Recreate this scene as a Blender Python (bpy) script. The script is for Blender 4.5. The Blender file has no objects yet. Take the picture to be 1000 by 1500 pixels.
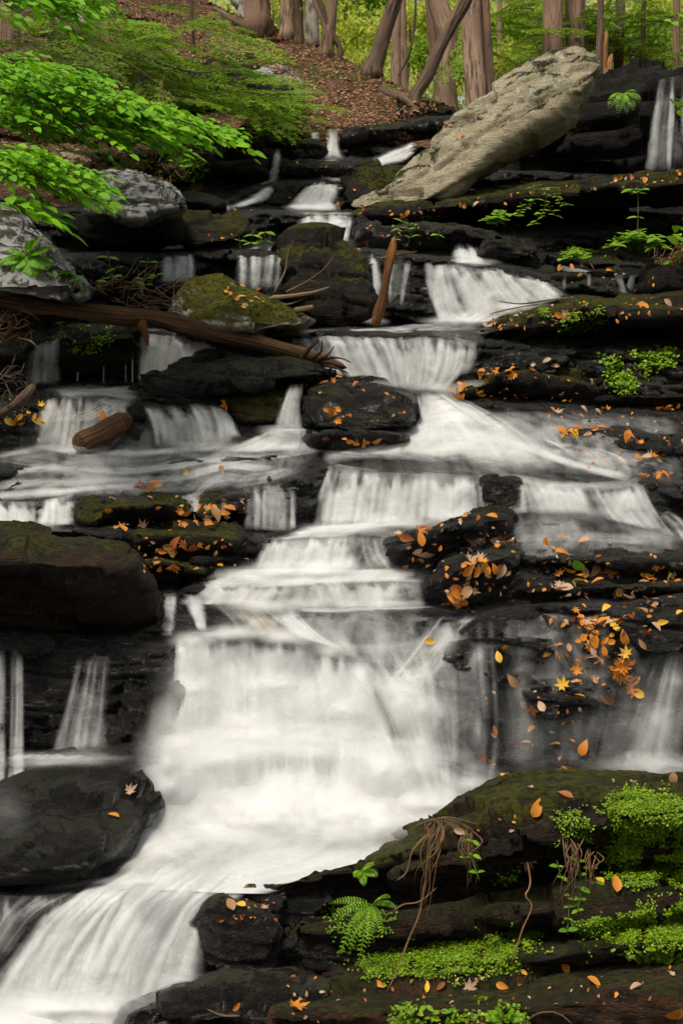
import bpy, math, random
import numpy as np
from mathutils import Vector, Matrix
from mathutils.bvhtree import BVHTree
random.seed(7); RNG = np.random.default_rng(7)
F = 1767.0; HZ = 700.0; CX = 500.0
COL = bpy.context.scene.collection

def P(px, py, Y):
    return ((px - CX) * Y / F, Y + 0 * px, (HZ - py) * Y / F)

# ------------------------------------------------------------------ noise
def _h(ix, iy, iz):
    ix = ix.astype(np.uint32); iy = iy.astype(np.uint32); iz = iz.astype(np.uint32)
    n = ix * np.uint32(374761393) + iy * np.uint32(668265263) + iz * np.uint32(2246822519)
    n = (n ^ (n >> np.uint32(13))) * np.uint32(1274126177)
    n = n ^ (n >> np.uint32(16))
    return (n & np.uint32(0xffffff)).astype(np.float64) / 16777215.0
def vn(x, y, z):
    x, y, z = np.broadcast_arrays(np.asarray(x, float), np.asarray(y, float), np.asarray(z, float))
    x = x + 1000; y = y + 1000; z = z + 1000
    xi = np.floor(x).astype(np.int64); yi = np.floor(y).astype(np.int64); zi = np.floor(z).astype(np.int64)
    fx = x - xi; fy = y - yi; fz = z - zi
    fx = fx*fx*(3-2*fx); fy = fy*fy*(3-2*fy); fz = fz*fz*(3-2*fz)
    r = 0
    for a in (0, 1):
        for b in (0, 1):
            for c in (0, 1):
                r = r + _h(xi+a, yi+b, zi+c) * (fx if a else 1-fx) * (fy if b else 1-fy) * (fz if c else 1-fz)
    return r
def fbm(x, y, z, o=4, g=0.5):
    s = 0; a = 1; t = 0
    for i in range(o):
        s = s + a * (vn(x, y, z) - 0.5) * 2; t += a; a *= g
        x = x * 2.03 + 11.3; y = y * 2.03 + 5.1; z = z * 2.03 + 7.7
    return s / t
def facets(x, y, z, sc, fl=2.0, seed=0):
    """flat broken faces: every cell of a jittered lattice tilts its own way"""
    x = np.asarray(x)*sc + seed + 50; y = np.asarray(y)*sc + 50; z = np.asarray(z)*sc*fl + 50
    xi = np.floor(x).astype(np.int64); yi = np.floor(y).astype(np.int64); zi = np.floor(z).astype(np.int64)
    best = np.full(x.shape, 9.0); val = np.zeros(x.shape)
    for a in (-1, 0, 1):
        for b in (-1, 0, 1):
            for c in (-1, 0, 1):
                i, j, k = xi+a, yi+b, zi+c
                dx = x - (i + _h(i, j, k)); dy = y - (j + _h(i+71, j, k)); dz = z - (k + _h(i, j+57, k))
                d = dx*dx + dy*dy + dz*dz
                v = (_h(i, j, k+91)-0.5) + 0.9*(_h(i+13, j+7, k)-0.5)*dx + 0.9*(_h(i, j+3, k+9)-0.5)*dy + 0.7*(_h(i+5, j, k+33)-0.5)*dz
                m = d < best; best = np.where(m, d, best); val = np.where(m, v, val)
    return val
def strata(x, y, z, h=0.11, seed=0):
    """how far each bed of the layered rock sticks out, 0..1"""
    w = (z + 0.10 * x - 0.05 * y + 0.05 * fbm(x*1.1, y*1.1, z*0.7, 3)) / h + seed * 3.7
    k = np.floor(w); f = w - k
    lay = lambda kk: vn(kk * 7.13, x * 1.1 + kk * 3.1, y * 0.8 + seed)
    a = lay(k); b = lay(k + 1)
    t = np.clip((f - 0.8) / 0.2, 0, 1); t = t*t*(3-2*t)
    return a * (1 - t) + b * t - 0.5 * np.exp(-((f - 0.86) / 0.07) ** 2)

# ------------------------------------------------------------------ mesh helpers
def mesh(name, V, Fq, mat=None, smooth=True, attrs=None, uv=None, mats=None, midx=None):
    V = np.asarray(V, np.float32).reshape(-1, 3); Fq = np.asarray(Fq, np.int32)
    me = bpy.data.meshes.new(name)
    n = Fq.shape[1]
    me.vertices.add(len(V)); me.vertices.foreach_set('co', V.ravel())
    me.loops.add(Fq.size); me.loops.foreach_set('vertex_index', Fq.ravel())
    me.polygons.add(len(Fq)); me.polygons.foreach_set('loop_start', np.arange(0, Fq.size, n, dtype=np.int32))
    me.update(calc_edges=True)
    if smooth: me.polygons.foreach_set('use_smooth', np.ones(len(Fq), bool))
    if uv is not None:
        l = me.uv_layers.new(name='UVMap'); l.data.foreach_set('uv', np.asarray(uv, np.float32)[Fq.ravel()].ravel())
    for k, a in (attrs or {}).items():
        at = me.attributes.new(k, 'FLOAT', 'POINT'); at.data.foreach_set('value', np.asarray(a, np.float32).ravel())
    if mats:
        for m in mats: me.materials.append(m)
        if midx is not None: me.polygons.foreach_set('material_index', np.asarray(midx, np.int32))
    elif mat: me.materials.append(mat)
    return me
def link(name, me, parent=None, loc=None, **props):
    o = bpy.data.objects.new(name, me); COL.objects.link(o)
    if parent: o.parent = parent
    if loc is not None: o.location = loc
    for k, v in props.items(): o[k] = v
    return o
def place(name, V, Fq, mat=None, parent=None, **kw):
    """mesh object whose origin sits at its own base"""
    props = {k: kw.pop(k) for k in ('label', 'category', 'group', 'kind') if k in kw}
    V = np.asarray(V, float).reshape(-1, 3)
    if parent is None:
        c = np.array([V[:, 0].mean(), V[:, 1].mean(), V[:, 2].min()])
        return link(name, mesh(name, V - c, Fq, mat, **kw), None, c, **props)
    c = np.array(parent.location)
    if parent.parent: c = c + np.array(parent.parent.location)
    return link(name, mesh(name, V - c, Fq, mat, **kw), parent, None, **props)
def empty(name, loc, **props):
    o = bpy.data.objects.new(name, None); COL.objects.link(o); o.location = loc
    for k, v in props.items(): o[k] = v
    return o
def gridfaces(n, m, wrap=False):
    i = np.arange(n - 1)[:, None]; j = np.arange(m if wrap else m - 1)[None, :]
    j2 = (j + 1) % m
    a = i * m + j; b = i * m + j2; c = (i + 1) * m + j2; d = (i + 1) * m + j
    return np.stack([a, b, c, d], -1).reshape(-1, 4)
def poly(pts, x):
    p = np.array(pts, float)
    return np.interp(x, p[:, 0], p[:, 1])
def smooth1(a, k, axis):
    k = int(k)
    if k < 1: return a
    w = np.exp(-0.5 * (np.arange(-2*k, 2*k+1) / k) ** 2); w /= w.sum()
    pad = [(0, 0)] * a.ndim; pad[axis] = (2*k, 2*k)
    b = np.pad(a, pad, mode='edge')
    return np.apply_along_axis(lambda v: np.convolve(v, w, 'valid'), axis, b)

# ------------------------------------------------------------------ relief of the stream bed
BK = [(0, 17.5), (80, 15.5), (130, 14.2), (180, 13.0), (240, 11.6), (300, 10.2), (380, 8.9), (480, 7.8), (560, 7.1), (640, 6.4), (750, 5.6),
      (850, 5.1), (930, 4.7), (1090, 4.35), (1200, 4.0), (1300, 3.55), (1480, 3.15), (1620, 2.9)]
def B(py): return np.interp(py, [k[0] for k in BK], [k[1] for k in BK])
# (foot of a step, lip of the step), from the bottom of the picture to the top
STEPS = [
 ([(-300,1500),(0,1496),(200,1492),(300,1472),(350,1440),(1300,1400)],
  [(-300,1310),(0,1306),(60,1310),(130,1302),(200,1284),(260,1278),(330,1300),(1300,1340)]),
 ([(-300,1300),(0,1292),(150,1272),(250,1215),(400,1200),(600,1200),(700,1185),(1300,1170)],
  [(-300,1100),(0,1120),(100,1108),(240,1112),(300,1098),(420,1088),(520,1092),(600,1105),(700,1135),(1300,1130)]),
 ([(-300,1088),(0,1105),(100,1095),(240,1098),(300,1080),(420,1070),(520,1078),(600,1090),(700,1120),(1300,1110)],
  [(-300,960),(0,950),(160,950),(240,940),(360,936),(440,932),(500,957),(560,1004),(620,985),(660,932),(700,902),(800,888),(900,885),(1000,868),(1300,850)]),
 ([(-300,950),(0,940),(240,928),(360,926),(440,924),(500,950),(560,996),(620,977),(660,926),(700,897),(800,884),(900,880),(1000,864),(1300,845)],
  [(-300,945),(0,934),(240,920),(300,908),(380,905),(430,898),(520,895),(600,891),(650,893),(700,893),(800,881),(1000,860),(1300,840)]),
 ([(-300,930),(0,915),(230,905),(300,884),(380,882),(450,884),(620,886),(700,882),(800,872),(1000,852),(1300,835)],
  [(-300,900),(0,890),(230,880),(300,853),(400,849),(500,846),(620,848),(750,855),(1000,842),(1300,825)]),
 ([(-300,880),(0,870),(230,866),(370,832),(450,836),(530,830),(620,832),(750,846),(1000,834),(1300,815)],
  [(-300,785),(0,780),(120,775),(370,785),(400,785),(530,780),(600,792),(750,812),(1000,806),(1300,800)]),
 ([(-300,775),(0,771),(115,768),(200,764),(380,776),(450,778),(530,771),(620,766),(760,752),(850,752),(950,782),(1000,792),(1300,792)],
  [(-300,745),(0,735),(60,738),(110,724),(200,732),(300,732),(380,716),(430,700),(480,680),(530,692),(600,692),(680,698),(720,692),(800,710),(900,712),(940,702),(1000,718),(1300,715)]),
 ([(-300,700),(0,700),(200,704),(420,690),(480,668),(600,672),(700,670),(780,684),(900,694),(1000,704),(1300,700)],
  [(-300,684),(0,688),(150,684),(300,672),(420,664),(520,654),(600,646),(700,644),(800,668),(900,682),(1000,694),(1300,690)]),
 ([(-300,664),(0,664),(200,662),(330,658),(450,654),(520,644),(600,636),(700,636),(800,652),(1000,672),(1300,668)],
  [(-300,600),(40,592),(70,573),(120,576),(190,592),(205,591),(330,592),(350,622),(460,630),(560,628),(620,612),(680,604),(760,612),(830,628),(1000,640),(1300,640)]),
 ([(-300,590),(35,582),(90,566),(200,564),(300,577),(350,600),(470,612),(600,600),(690,580),(800,590),(1000,600),(1300,590)],
  [(-300,520),(35,512),(90,486),(200,483),(310,491),(410,493),(470,486),(560,487),(640,490),(690,500),(800,520),(1000,520),(1300,500)]),
 ([(-300,490),(200,476),(410,482),(600,476),(700,472),(830,446),(1000,441),(1300,430)],
  [(-300,400),(240,370),(340,362),(420,370),(540,370),(620,381),(660,386),(720,387),(780,402),(830,425),(860,401),(1000,392),(1300,380)]),
 ([(-300,380),(0,372),(240,364),(430,354),(520,355),(640,372),(700,383),(760,386),(1000,380),(1300,370)],
  [(-300,320),(0,318),(200,320),(330,312),(430,312),(520,312),(600,315),(660,355),(700,358),(760,348),(1000,320),(1300,300)]),
 ([(-300,300),(330,303),(430,307),(520,309),(640,305),(1000,300),(1300,290)],
  [(-300,270),(330,292),(390,266),(460,263),(500,263),(540,250),(640,250),(1000,250),(1300,240)]),
 ([(-300,260),(330,280),(390,262),(460,258),(500,256),(540,246),(640,246),(1000,245),(1300,235)],
  [(-300,215),(300,225),(395,219),(420,235),(500,233),(540,239),(610,212),(700,200),(1300,200)]),
 ([(-300,210),(300,215),(395,213),(420,228),(500,230),(540,234),(610,208),(700,196),(1300,190)],
  [(-300,180),(300,192),(400,200),(480,189),(530,187),(600,180),(700,172),(1300,165)]),
]
CREST = [(-300,-80),(200,-70),(262,-20),(330,18),(380,36),(430,54),(480,76),(540,108),(600,138),(640,152),(680,166),(760,152),(870,122),(1300,112)]
STEP = 3
XS = np.arange(-300, 1301, STEP).astype(float); YS = np.arange(-120, 1601, STEP).astype(float)
def build_relief():
    D = np.zeros((len(YS), len(XS)))
    feet = [poly(f, XS) for f, l in STEPS]; lips = [poly(l, XS) for f, l in STEPS]
    crest = poly(CREST, XS)
    for j, x in enumerate(XS):
        py = [1620.]; Y = [2.95]
        for f, l in zip(feet, lips):
            fy, ly = f[j], l[j]
            m = B(0.5 * (fy + ly)); h = (fy - ly) / F * m
            for (a, b) in ((fy, m - 0.02 - 0.10*h), (ly + 0.12*(fy-ly), m + 0.03 + 0.02*h), (ly, m + 0.07 + 0.10*h)):
                py.append(min(a, py[-1] - 0.6)); Y.append(max(b, Y[-1] + 0.005))
        # bank above the last step up to the crest
        cy = crest[j]
        last = py[-1]
        if cy < last - 2:
            yc = B(cy) if cy > 0 else 17.5 - cy * 0.02
            py += [cy]; Y += [max(yc, Y[-1] + 0.2)]
            py += [cy - 200]; Y += [Y[-1] + 0.5]
        D[:, j] = np.interp(YS[::-1], py[::-1][:], Y[::-1][:])[::-1] if False else np.interp(YS, np.array(py[::-1]), np.array(Y[::-1]))
    # left bank leans nearer to the viewer, right bank too
    return D
D0 = build_relief()
GX, GY = np.meshgrid(XS, YS)
def near(cx, cy, rx, ry, d):  # local forward push of the bed
    return d * np.exp(-((GX - cx) / rx) ** 2 - ((GY - cy) / ry) ** 2)
bank = np.clip((300 - GX) / 400, 0, 1) * np.clip((560 - GY) / 200, 0, 1)
D0 = D0 * (1 - 0.13 * bank)
D1 = smooth1(smooth1(D0, 1, 0), 2, 1)
DW = smooth1(smooth1(D0, 3, 0), 4, 1)
CR = poly(CREST, XS)
def samp(A, x, y):
    x = np.clip((np.asarray(x, float) - XS[0]) / STEP, 0, len(XS) - 1.001); y = np.clip((np.asarray(y, float) - YS[0]) / STEP, 0, len(YS) - 1.001)
    i = x.astype(int); j = y.astype(int); fx = x - i; fy = y - j
    return A[j, i]*(1-fx)*(1-fy) + A[j, i+1]*fx*(1-fy) + A[j+1, i]*(1-fx)*fy + A[j+1, i+1]*fx*fy
WM = np.zeros_like(D0)   # where water runs

# ------------------------------------------------------------------ materials
class NT:
    def __init__(s, name):
        s.m = bpy.data.materials.new(name); s.m.use_nodes = True
        s.t = s.m.node_tree; s.t.nodes.clear(); s.out = s.n('ShaderNodeOutputMaterial')
    def n(s, ty, ins=None, **kw):
        nd = s.t.nodes.new(ty)
        for k, v in kw.items(): setattr(nd, k, v)
        for k, v in (ins or {}).items():
            if isinstance(v, bpy.types.NodeSocket): s.t.links.new(v, nd.inputs[k])
            else: nd.inputs[k].default_value = v
        return nd
    def math(s, op, a, b=0.0, c=0.0, clamp=False):
        return s.n('ShaderNodeMath', {0: a, 1: b, 2: c}, operation=op, use_clamp=clamp).outputs[0]
    def mr(s, v, a, b, c=0.0, d=1.0, smooth=True):
        return s.n('ShaderNodeMapRange', {'Value': v, 'From Min': a, 'From Max': b, 'To Min': c, 'To Max': d}, interpolation_type='SMOOTHSTEP' if smooth else 'LINEAR').outputs[0]
    def mix(s, f, a, b):
        nd = s.n('ShaderNodeMix', data_type='RGBA')
        for sock, v in ((nd.inputs[0], f), (nd.inputs[6], a), (nd.inputs[7], b)):
            if isinstance(v, bpy.types.NodeSocket): s.t.links.new(v, sock)
            else: sock.default_value = v if sock.type == 'VALUE' else (*v[:3], 1)
        return nd.outputs[2]
    def noise(s, vec, sc, det=5, rough=0.55, dist=0.0, out=0):
        return s.n('ShaderNodeTexNoise', {'Vector': vec, 'Scale': sc, 'Detail': det, 'Roughness': rough, 'Distortion': dist}).outputs[out]
    def done(s, sh): s.t.links.new(sh, s.out.inputs['Surface']); return s.m
def c4(c): return (*c[:3], 1)
def rock_mat(name, c1, c2, moss=0.0, mossc=(0.045, 0.06, 0.008), rough=(0.3, 0.6), lichen=0.0, lichenc=(0.5, 0.5, 0.47), bump=0.5, sc=1.0, brown=0.3, spec=0.35, mosslo=0.15, wetattr=False, crackcol=0.0, speck=0.5):
    t = NT(name); pos = t.n('ShaderNodeNewGeometry'); p = pos.outputs['Position']; N = pos.outputs['Normal']
    mp = t.n('ShaderNodeMapping', {'Vector': p, 'Scale': (1, 1, 3.2), 'Rotation': (0, 0.1, 0)}).outputs[0]
    n1 = t.noise(mp, 3.0*sc, 10, 0.66); n2 = t.noise(p, 14*sc, 8, 0.7); n3 = t.noise(mp, 55*sc, 5, 0.7)
    col = t.mix(t.mr(n1, 0.35, 0.65), c1, c2)
    col = t.mix(t.mr(n3, 0.52, 0.72, 0, 0.55), col, tuple(min(1, 2.2*v) for v in c2)); col = t.mix(t.mr(n3, 0.5, 0.34, 0, 0.6), col, tuple(0.4*v for v in c1))
    col = t.mix(t.math('MULTIPLY', t.mr(n2, 0.5, 0.72), brown), col, (0.10, 0.045, 0.015))
    if lichen:
        v = t.noise(p, 9*sc, 9, 0.74, 0.5)
        lm = t.mr(v, 0.60 - 0.17*lichen, 0.64 - 0.155*lichen)
        lm = t.math('MULTIPLY', lm, t.mr(t.n('ShaderNodeSeparateXYZ', {0: N}).outputs[2], -0.25, 0.3, 0.1, 1.0))
        col = t.mix(t.math('MULTIPLY', lm, 0.85), col, lichenc)
    crack = t.n('ShaderNodeTexVoronoi', {'Vector': t.n('ShaderNodeMapping', {'Vector': p, 'Scale': (1.0, 1.0, 3.0), 'Rotation': (0.1, 0.15, 0.2)}).outputs[0], 'Scale': 2.6*sc}, feature='DISTANCE_TO_EDGE').outputs[0]
    crk = t.mr(crack, 0.0, 0.035)
    if speck: col = t.mix(t.mr(t.noise(p, 75, 3, 0.7), 0.64, 0.70, 0, speck), col, (0.16, 0.07, 0.015)); col = t.mix(t.mr(t.noise(p, 9, 6, 0.75), 0.54, 0.66, 0, speck), col, (0.028, 0.030, 0.006))
    r = t.mr(n2, 0.3, 0.7, rough[0], rough[1])
    if crackcol: col = t.mix(t.math('MULTIPLY', t.mr(t.math('ADD', crack, t.math('MULTIPLY', t.math('SUBTRACT', n2, 0.5), 0.12)), 0.0, 0.03, 1.0, 0.0), crackcol), col, (0.03, 0.025, 0.015))
    if moss:
        nz = t.n('ShaderNodeSeparateXYZ', {0: N}).outputs[2]
        mm = t.math('ADD', t.math('MULTIPLY', nz, 0.9), t.math('MULTIPLY', t.math('SUBTRACT', t.noise(p, 3.3*sc, 7, 0.68), 0.5), 3.2))
        mask = t.mr(mm, mosslo + 0.75*(1-moss), mosslo + 0.3 + 0.75*(1-moss))
        if wetattr:
            mask = t.math('MULTIPLY', mask, t.math('SUBTRACT', 1.0, t.n('ShaderNodeAttribute', attribute_name='wet').outputs['Fac'], clamp=True))
        mc = t.mix(t.mr(t.noise(p, 38, 6, 0.75), 0.38, 0.62), tuple(0.25*v for v in mossc), tuple(1.5*v for v in mossc))
        mc = t.mix(t.mr(t.noise(p, 4.0, 3), 0.45, 0.7, 0, 0.7), mc, (0.035, 0.022, 0.008))
        col = t.mix(mask, col, mc)
        mk = t.n('ShaderNodeMix', {0: mask, 2: r, 3: 0.95}).outputs[0]; r = mk
        fuzz = t.math('MULTIPLY', t.math('MULTIPLY', t.noise(p, 90, 5, 0.8), mask), 1.6)
    h = t.math('ADD', t.math('MULTIPLY', n1, 1.6), t.math('ADD', t.math('MULTIPLY', n2, 0.6), t.math('MULTIPLY', n3, 0.6)))
    h = t.math('ADD', h, t.math('MULTIPLY', crk, 0.12))
    if moss: h = t.math('ADD', h, fuzz)
    b = t.n('ShaderNodeBump', {'Height': h, 'Strength': bump, 'Distance': 0.05})
    sh = t.n('ShaderNodeBsdfPrincipled', {'Base Color': col, 'Roughness': r, 'Normal': b.outputs[0], 'Specular IOR Level': spec})
    return t.done(sh.outputs[0])
M = {}
M['wet'] = rock_mat('wet_rock', (0.0045, 0.004, 0.0035), (0.019, 0.016, 0.0125), moss=0.26, mossc=(0.050, 0.050, 0.005), rough=(0.12, 0.42), bump=1.0, brown=0.3, spec=0.5)
M['bed'] = rock_mat('stream_bed_rock', (0.006, 0.0057, 0.0052), (0.026, 0.0245, 0.022), moss=0.26, mossc=(0.030, 0.036, 0.005), rough=(0.12, 0.38), bump=1.0, brown=0.2, spec=0.6, wetattr=True)
M['mossy'] = rock_mat('mossy_rock', (0.005, 0.004, 0.003), (0.020, 0.015, 0.010), moss=0.70, mossc=(0.080, 0.080, 0.006), rough=(0.4, 0.8), bump=0.9, brown=0.4, spec=0.25)
M['brownrock'] = rock_mat('brown_rock', (0.006, 0.0038, 0.002), (0.032, 0.018, 0.008), moss=0.40, mossc=(0.052, 0.048, 0.006), rough=(0.4, 0.8), bump=0.8, brown=0.55, spec=0.25)
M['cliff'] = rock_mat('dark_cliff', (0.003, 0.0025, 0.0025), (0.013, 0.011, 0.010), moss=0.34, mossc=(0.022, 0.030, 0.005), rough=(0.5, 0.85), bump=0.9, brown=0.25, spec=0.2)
M['mossnear'] = rock_mat('moss_rimmed_rock', (0.006, 0.004, 0.002), (0.040, 0.024, 0.011), moss=0.95, mossc=(0.105, 0.105, 0.006), rough=(0.35, 0.8), bump=1.0, brown=0.6, spec=0.3, sc=1.6)
M['shelf'] = rock_mat('brown_soil_shelf', (0.012, 0.006, 0.003), (0.15, 0.070, 0.025), moss=0.5, mossc=(0.07, 0.07, 0.006), rough=(0.45, 0.85), bump=1.0, brown=0.8, spec=0.3, sc=1.6)
M['nearbrown'] = rock_mat('near_brown_rock', (0.005, 0.003, 0.002), (0.060, 0.034, 0.015), moss=0.5, mossc=(0.06, 0.06, 0.006), rough=(0.3, 0.75), bump=1.0, brown=0.7, spec=0.35, sc=1.6)
M['wetnear'] = rock_mat('glistening_wet_rock', (0.006, 0.005, 0.004), (0.030, 0.026, 0.022), moss=0.34, mossc=(0.05, 0.05, 0.006), rough=(0.08, 0.35), bump=1.0, brown=0.6, spec=0.6, speck=0.9, sc=2.2)
M['veiled'] = rock_mat('dark_wet_boulder_rock', (0.004, 0.0038, 0.0036), (0.014, 0.012, 0.010), moss=0.22, mossc=(0.028, 0.030, 0.005), rough=(0.10, 0.4), bump=1.0, brown=0.4, spec=0.5, sc=1.5)
M['grey'] = rock_mat('grey_slab', (0.33, 0.275, 0.175), (0.57, 0.485, 0.33), moss=0.44, mossc=(0.07, 0.08, 0.02), rough=(0.75, 0.95), lichen=0.35, lichenc=(0.56, 0.53, 0.44), bump=0.9, brown=0.25, spec=0.2, speck=0.0)
M['lichen'] = rock_mat('lichen_rock', (0.07, 0.06, 0.042), (0.18, 0.16, 0.125), moss=0.30, mossc=(0.07, 0.08, 0.012), rough=(0.7, 0.95), lichen=0.85, lichenc=(0.60, 0.60, 0.60), sc=1.3, bump=0.9, brown=0.2, spec=0.2, speck=0.0)
M['mosslichen'] = rock_mat('moss_and_lichen_rock', (0.10, 0.08, 0.05), (0.20, 0.17, 0.12), moss=0.60, mossc=(0.12, 0.115, 0.010), rough=(0.7, 0.95), lichen=0.8, lichenc=(0.5, 0.46, 0.38), bump=0.8, brown=0.3, spec=0.2, speck=0.0, mosslo=-0.1)

def ground_mat():
    t = NT('leaf_litter_soil'); g = t.n('ShaderNodeNewGeometry'); p = g.outputs['Position']
    n1 = t.noise(p, 1.2, 6, 0.6); n2 = t.noise(p, 22, 6, 0.7); n3 = t.noise(p, 70, 3, 0.7)
    col = t.mix(t.mr(n2, 0.35, 0.65), (0.045, 0.022, 0.011), (0.16, 0.085, 0.045))
    v = t.n('ShaderNodeTexVoronoi', {'Vector': p, 'Scale': 26.0, 'Randomness': 1.0})
    col = t.mix(t.mr(t.n('ShaderNodeSeparateColor', {0: v.outputs['Color']}).outputs[0], 0.72, 0.9), col, (0.34, 0.20, 0.10))
    col = t.mix(t.math('MULTIPLY', t.mr(n1, 0.52, 0.62), 0.8), col, (0.055, 0.085, 0.012))
    h = t.math('ADD', n2, t.math('ADD', t.math('MULTIPLY', n3, 0.5), t.math('MULTIPLY', v.outputs['Distance'], 0.6)))
    b = t.n('ShaderNodeBump', {'Height': h, 'Strength': 0.9, 'Distance': 0.06})
    return t.done(t.n('ShaderNodeBsdfPrincipled', {'Base Color': col, 'Roughness': 0.9, 'Normal': b.outputs[0], 'Specular IOR Level': 0.2}).outputs[0])
M['soil'] = ground_mat()

def water_mat(name, colr=(0.88, 0.885, 0.875), warm=None, amax=1.0):
    t = NT(name)
    d = t.n('ShaderNodeAttribute', attribute_name='dens').outputs['Fac']
    uv = t.n('ShaderNodeUVMap').outputs[0]
    m1 = t.n('ShaderNodeMapping', {'Vector': uv, 'Scale': (15, 0.8, 1)}).outputs[0]
    m2 = t.n('ShaderNodeMapping', {'Vector': uv, 'Scale': (38, 1.3, 1)}).outputs[0]
    m3 = t.n('ShaderNodeMapping', {'Vector': uv, 'Scale': (5, 1.6, 1)}).outputs[0]
    a = t.noise(m1, 1.0, 2, 0.5, 0.3); b = t.noise(m2, 1.0, 2, 0.5, 0.2); c = t.noise(m3, 1.0, 2, 0.5, 0.4)
    n = t.math('ADD', t.math('ADD', t.math('MULTIPLY', a, 0.42), t.math('MULTIPLY', b, 0.18)), t.math('MULTIPLY', c, 0.40))
    n = t.math('MULTIPLY', t.math('SUBTRACT', n, 0.5), 3.6)
    lump = t.noise(t.n('ShaderNodeNewGeometry').outputs['Position'], 7.0, 4, 0.6, 0.5)
    n = t.math('ADD', n, t.math('MULTIPLY', t.math('SUBTRACT', lump, 0.5), 2.4))
    k = t.math('MULTIPLY', d, t.math('SUBTRACT', 1.12, d))
    al = t.math('ADD', d, t.math('MULTIPLY', n, t.math('MULTIPLY', k, 1.5)), clamp=True)
    al = t.math('MULTIPLY', al, amax)
    col = t.mix(t.math('ADD', 0.5, t.math('MULTIPLY', n, 0.5), clamp=True), tuple(v*0.92 for v in colr), colr)
    if warm: col = t.mix(t.mr(c, 0.45, 0.6), col, warm)
    bmp = t.n('ShaderNodeBump', {'Height': n, 'Strength': 0.25, 'Distance': 0.03})
    df = t.n('ShaderNodeBsdfDiffuse', {'Color': col, 'Normal': bmp.outputs[0]}).outputs[0]
    tr = t.n('ShaderNodeBsdfTranslucent', {'Color': col}).outputs[0]
    s = t.n('ShaderNodeMixShader', {0: 0.3, 1: df, 2: tr}).outputs[0]
    s = t.n('ShaderNodeMixShader', {0: al, 1: t.n('ShaderNodeBsdfTransparent').outputs[0], 2: s}).outputs[0]
    return t.done(s)
def mist_mat():
    t = NT('soft_churning_foam'); d = t.n('ShaderNodeAttribute', attribute_name='dens').outputs['Fac']
    p = t.n('ShaderNodeNewGeometry').outputs['Position']; n = t.noise(p, 6.0, 3, 0.55, 0.4)
    al = t.math('MULTIPLY', d, t.mr(n, 0.25, 0.6, 0.55, 1.1), clamp=True)
    df = t.n('ShaderNodeBsdfDiffuse', {'Color': (0.9, 0.9, 0.89, 1)}).outputs[0]; tr = t.n('ShaderNodeBsdfTranslucent', {'Color': (0.9, 0.9, 0.89, 1)}).outputs[0]
    s = t.n('ShaderNodeMixShader', {0: 0.35, 1: df, 2: tr}).outputs[0]
    return t.done(t.n('ShaderNodeMixShader', {0: al, 1: t.n('ShaderNodeBsdfTransparent').outputs[0], 2: s}).outputs[0])
M['mist'] = mist_mat()
M['water'] = water_mat('silky_water'); M['tanwater'] = water_mat('tea_brown_water', (0.80, 0.76, 0.68), (0.52, 0.42, 0.29))

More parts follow.
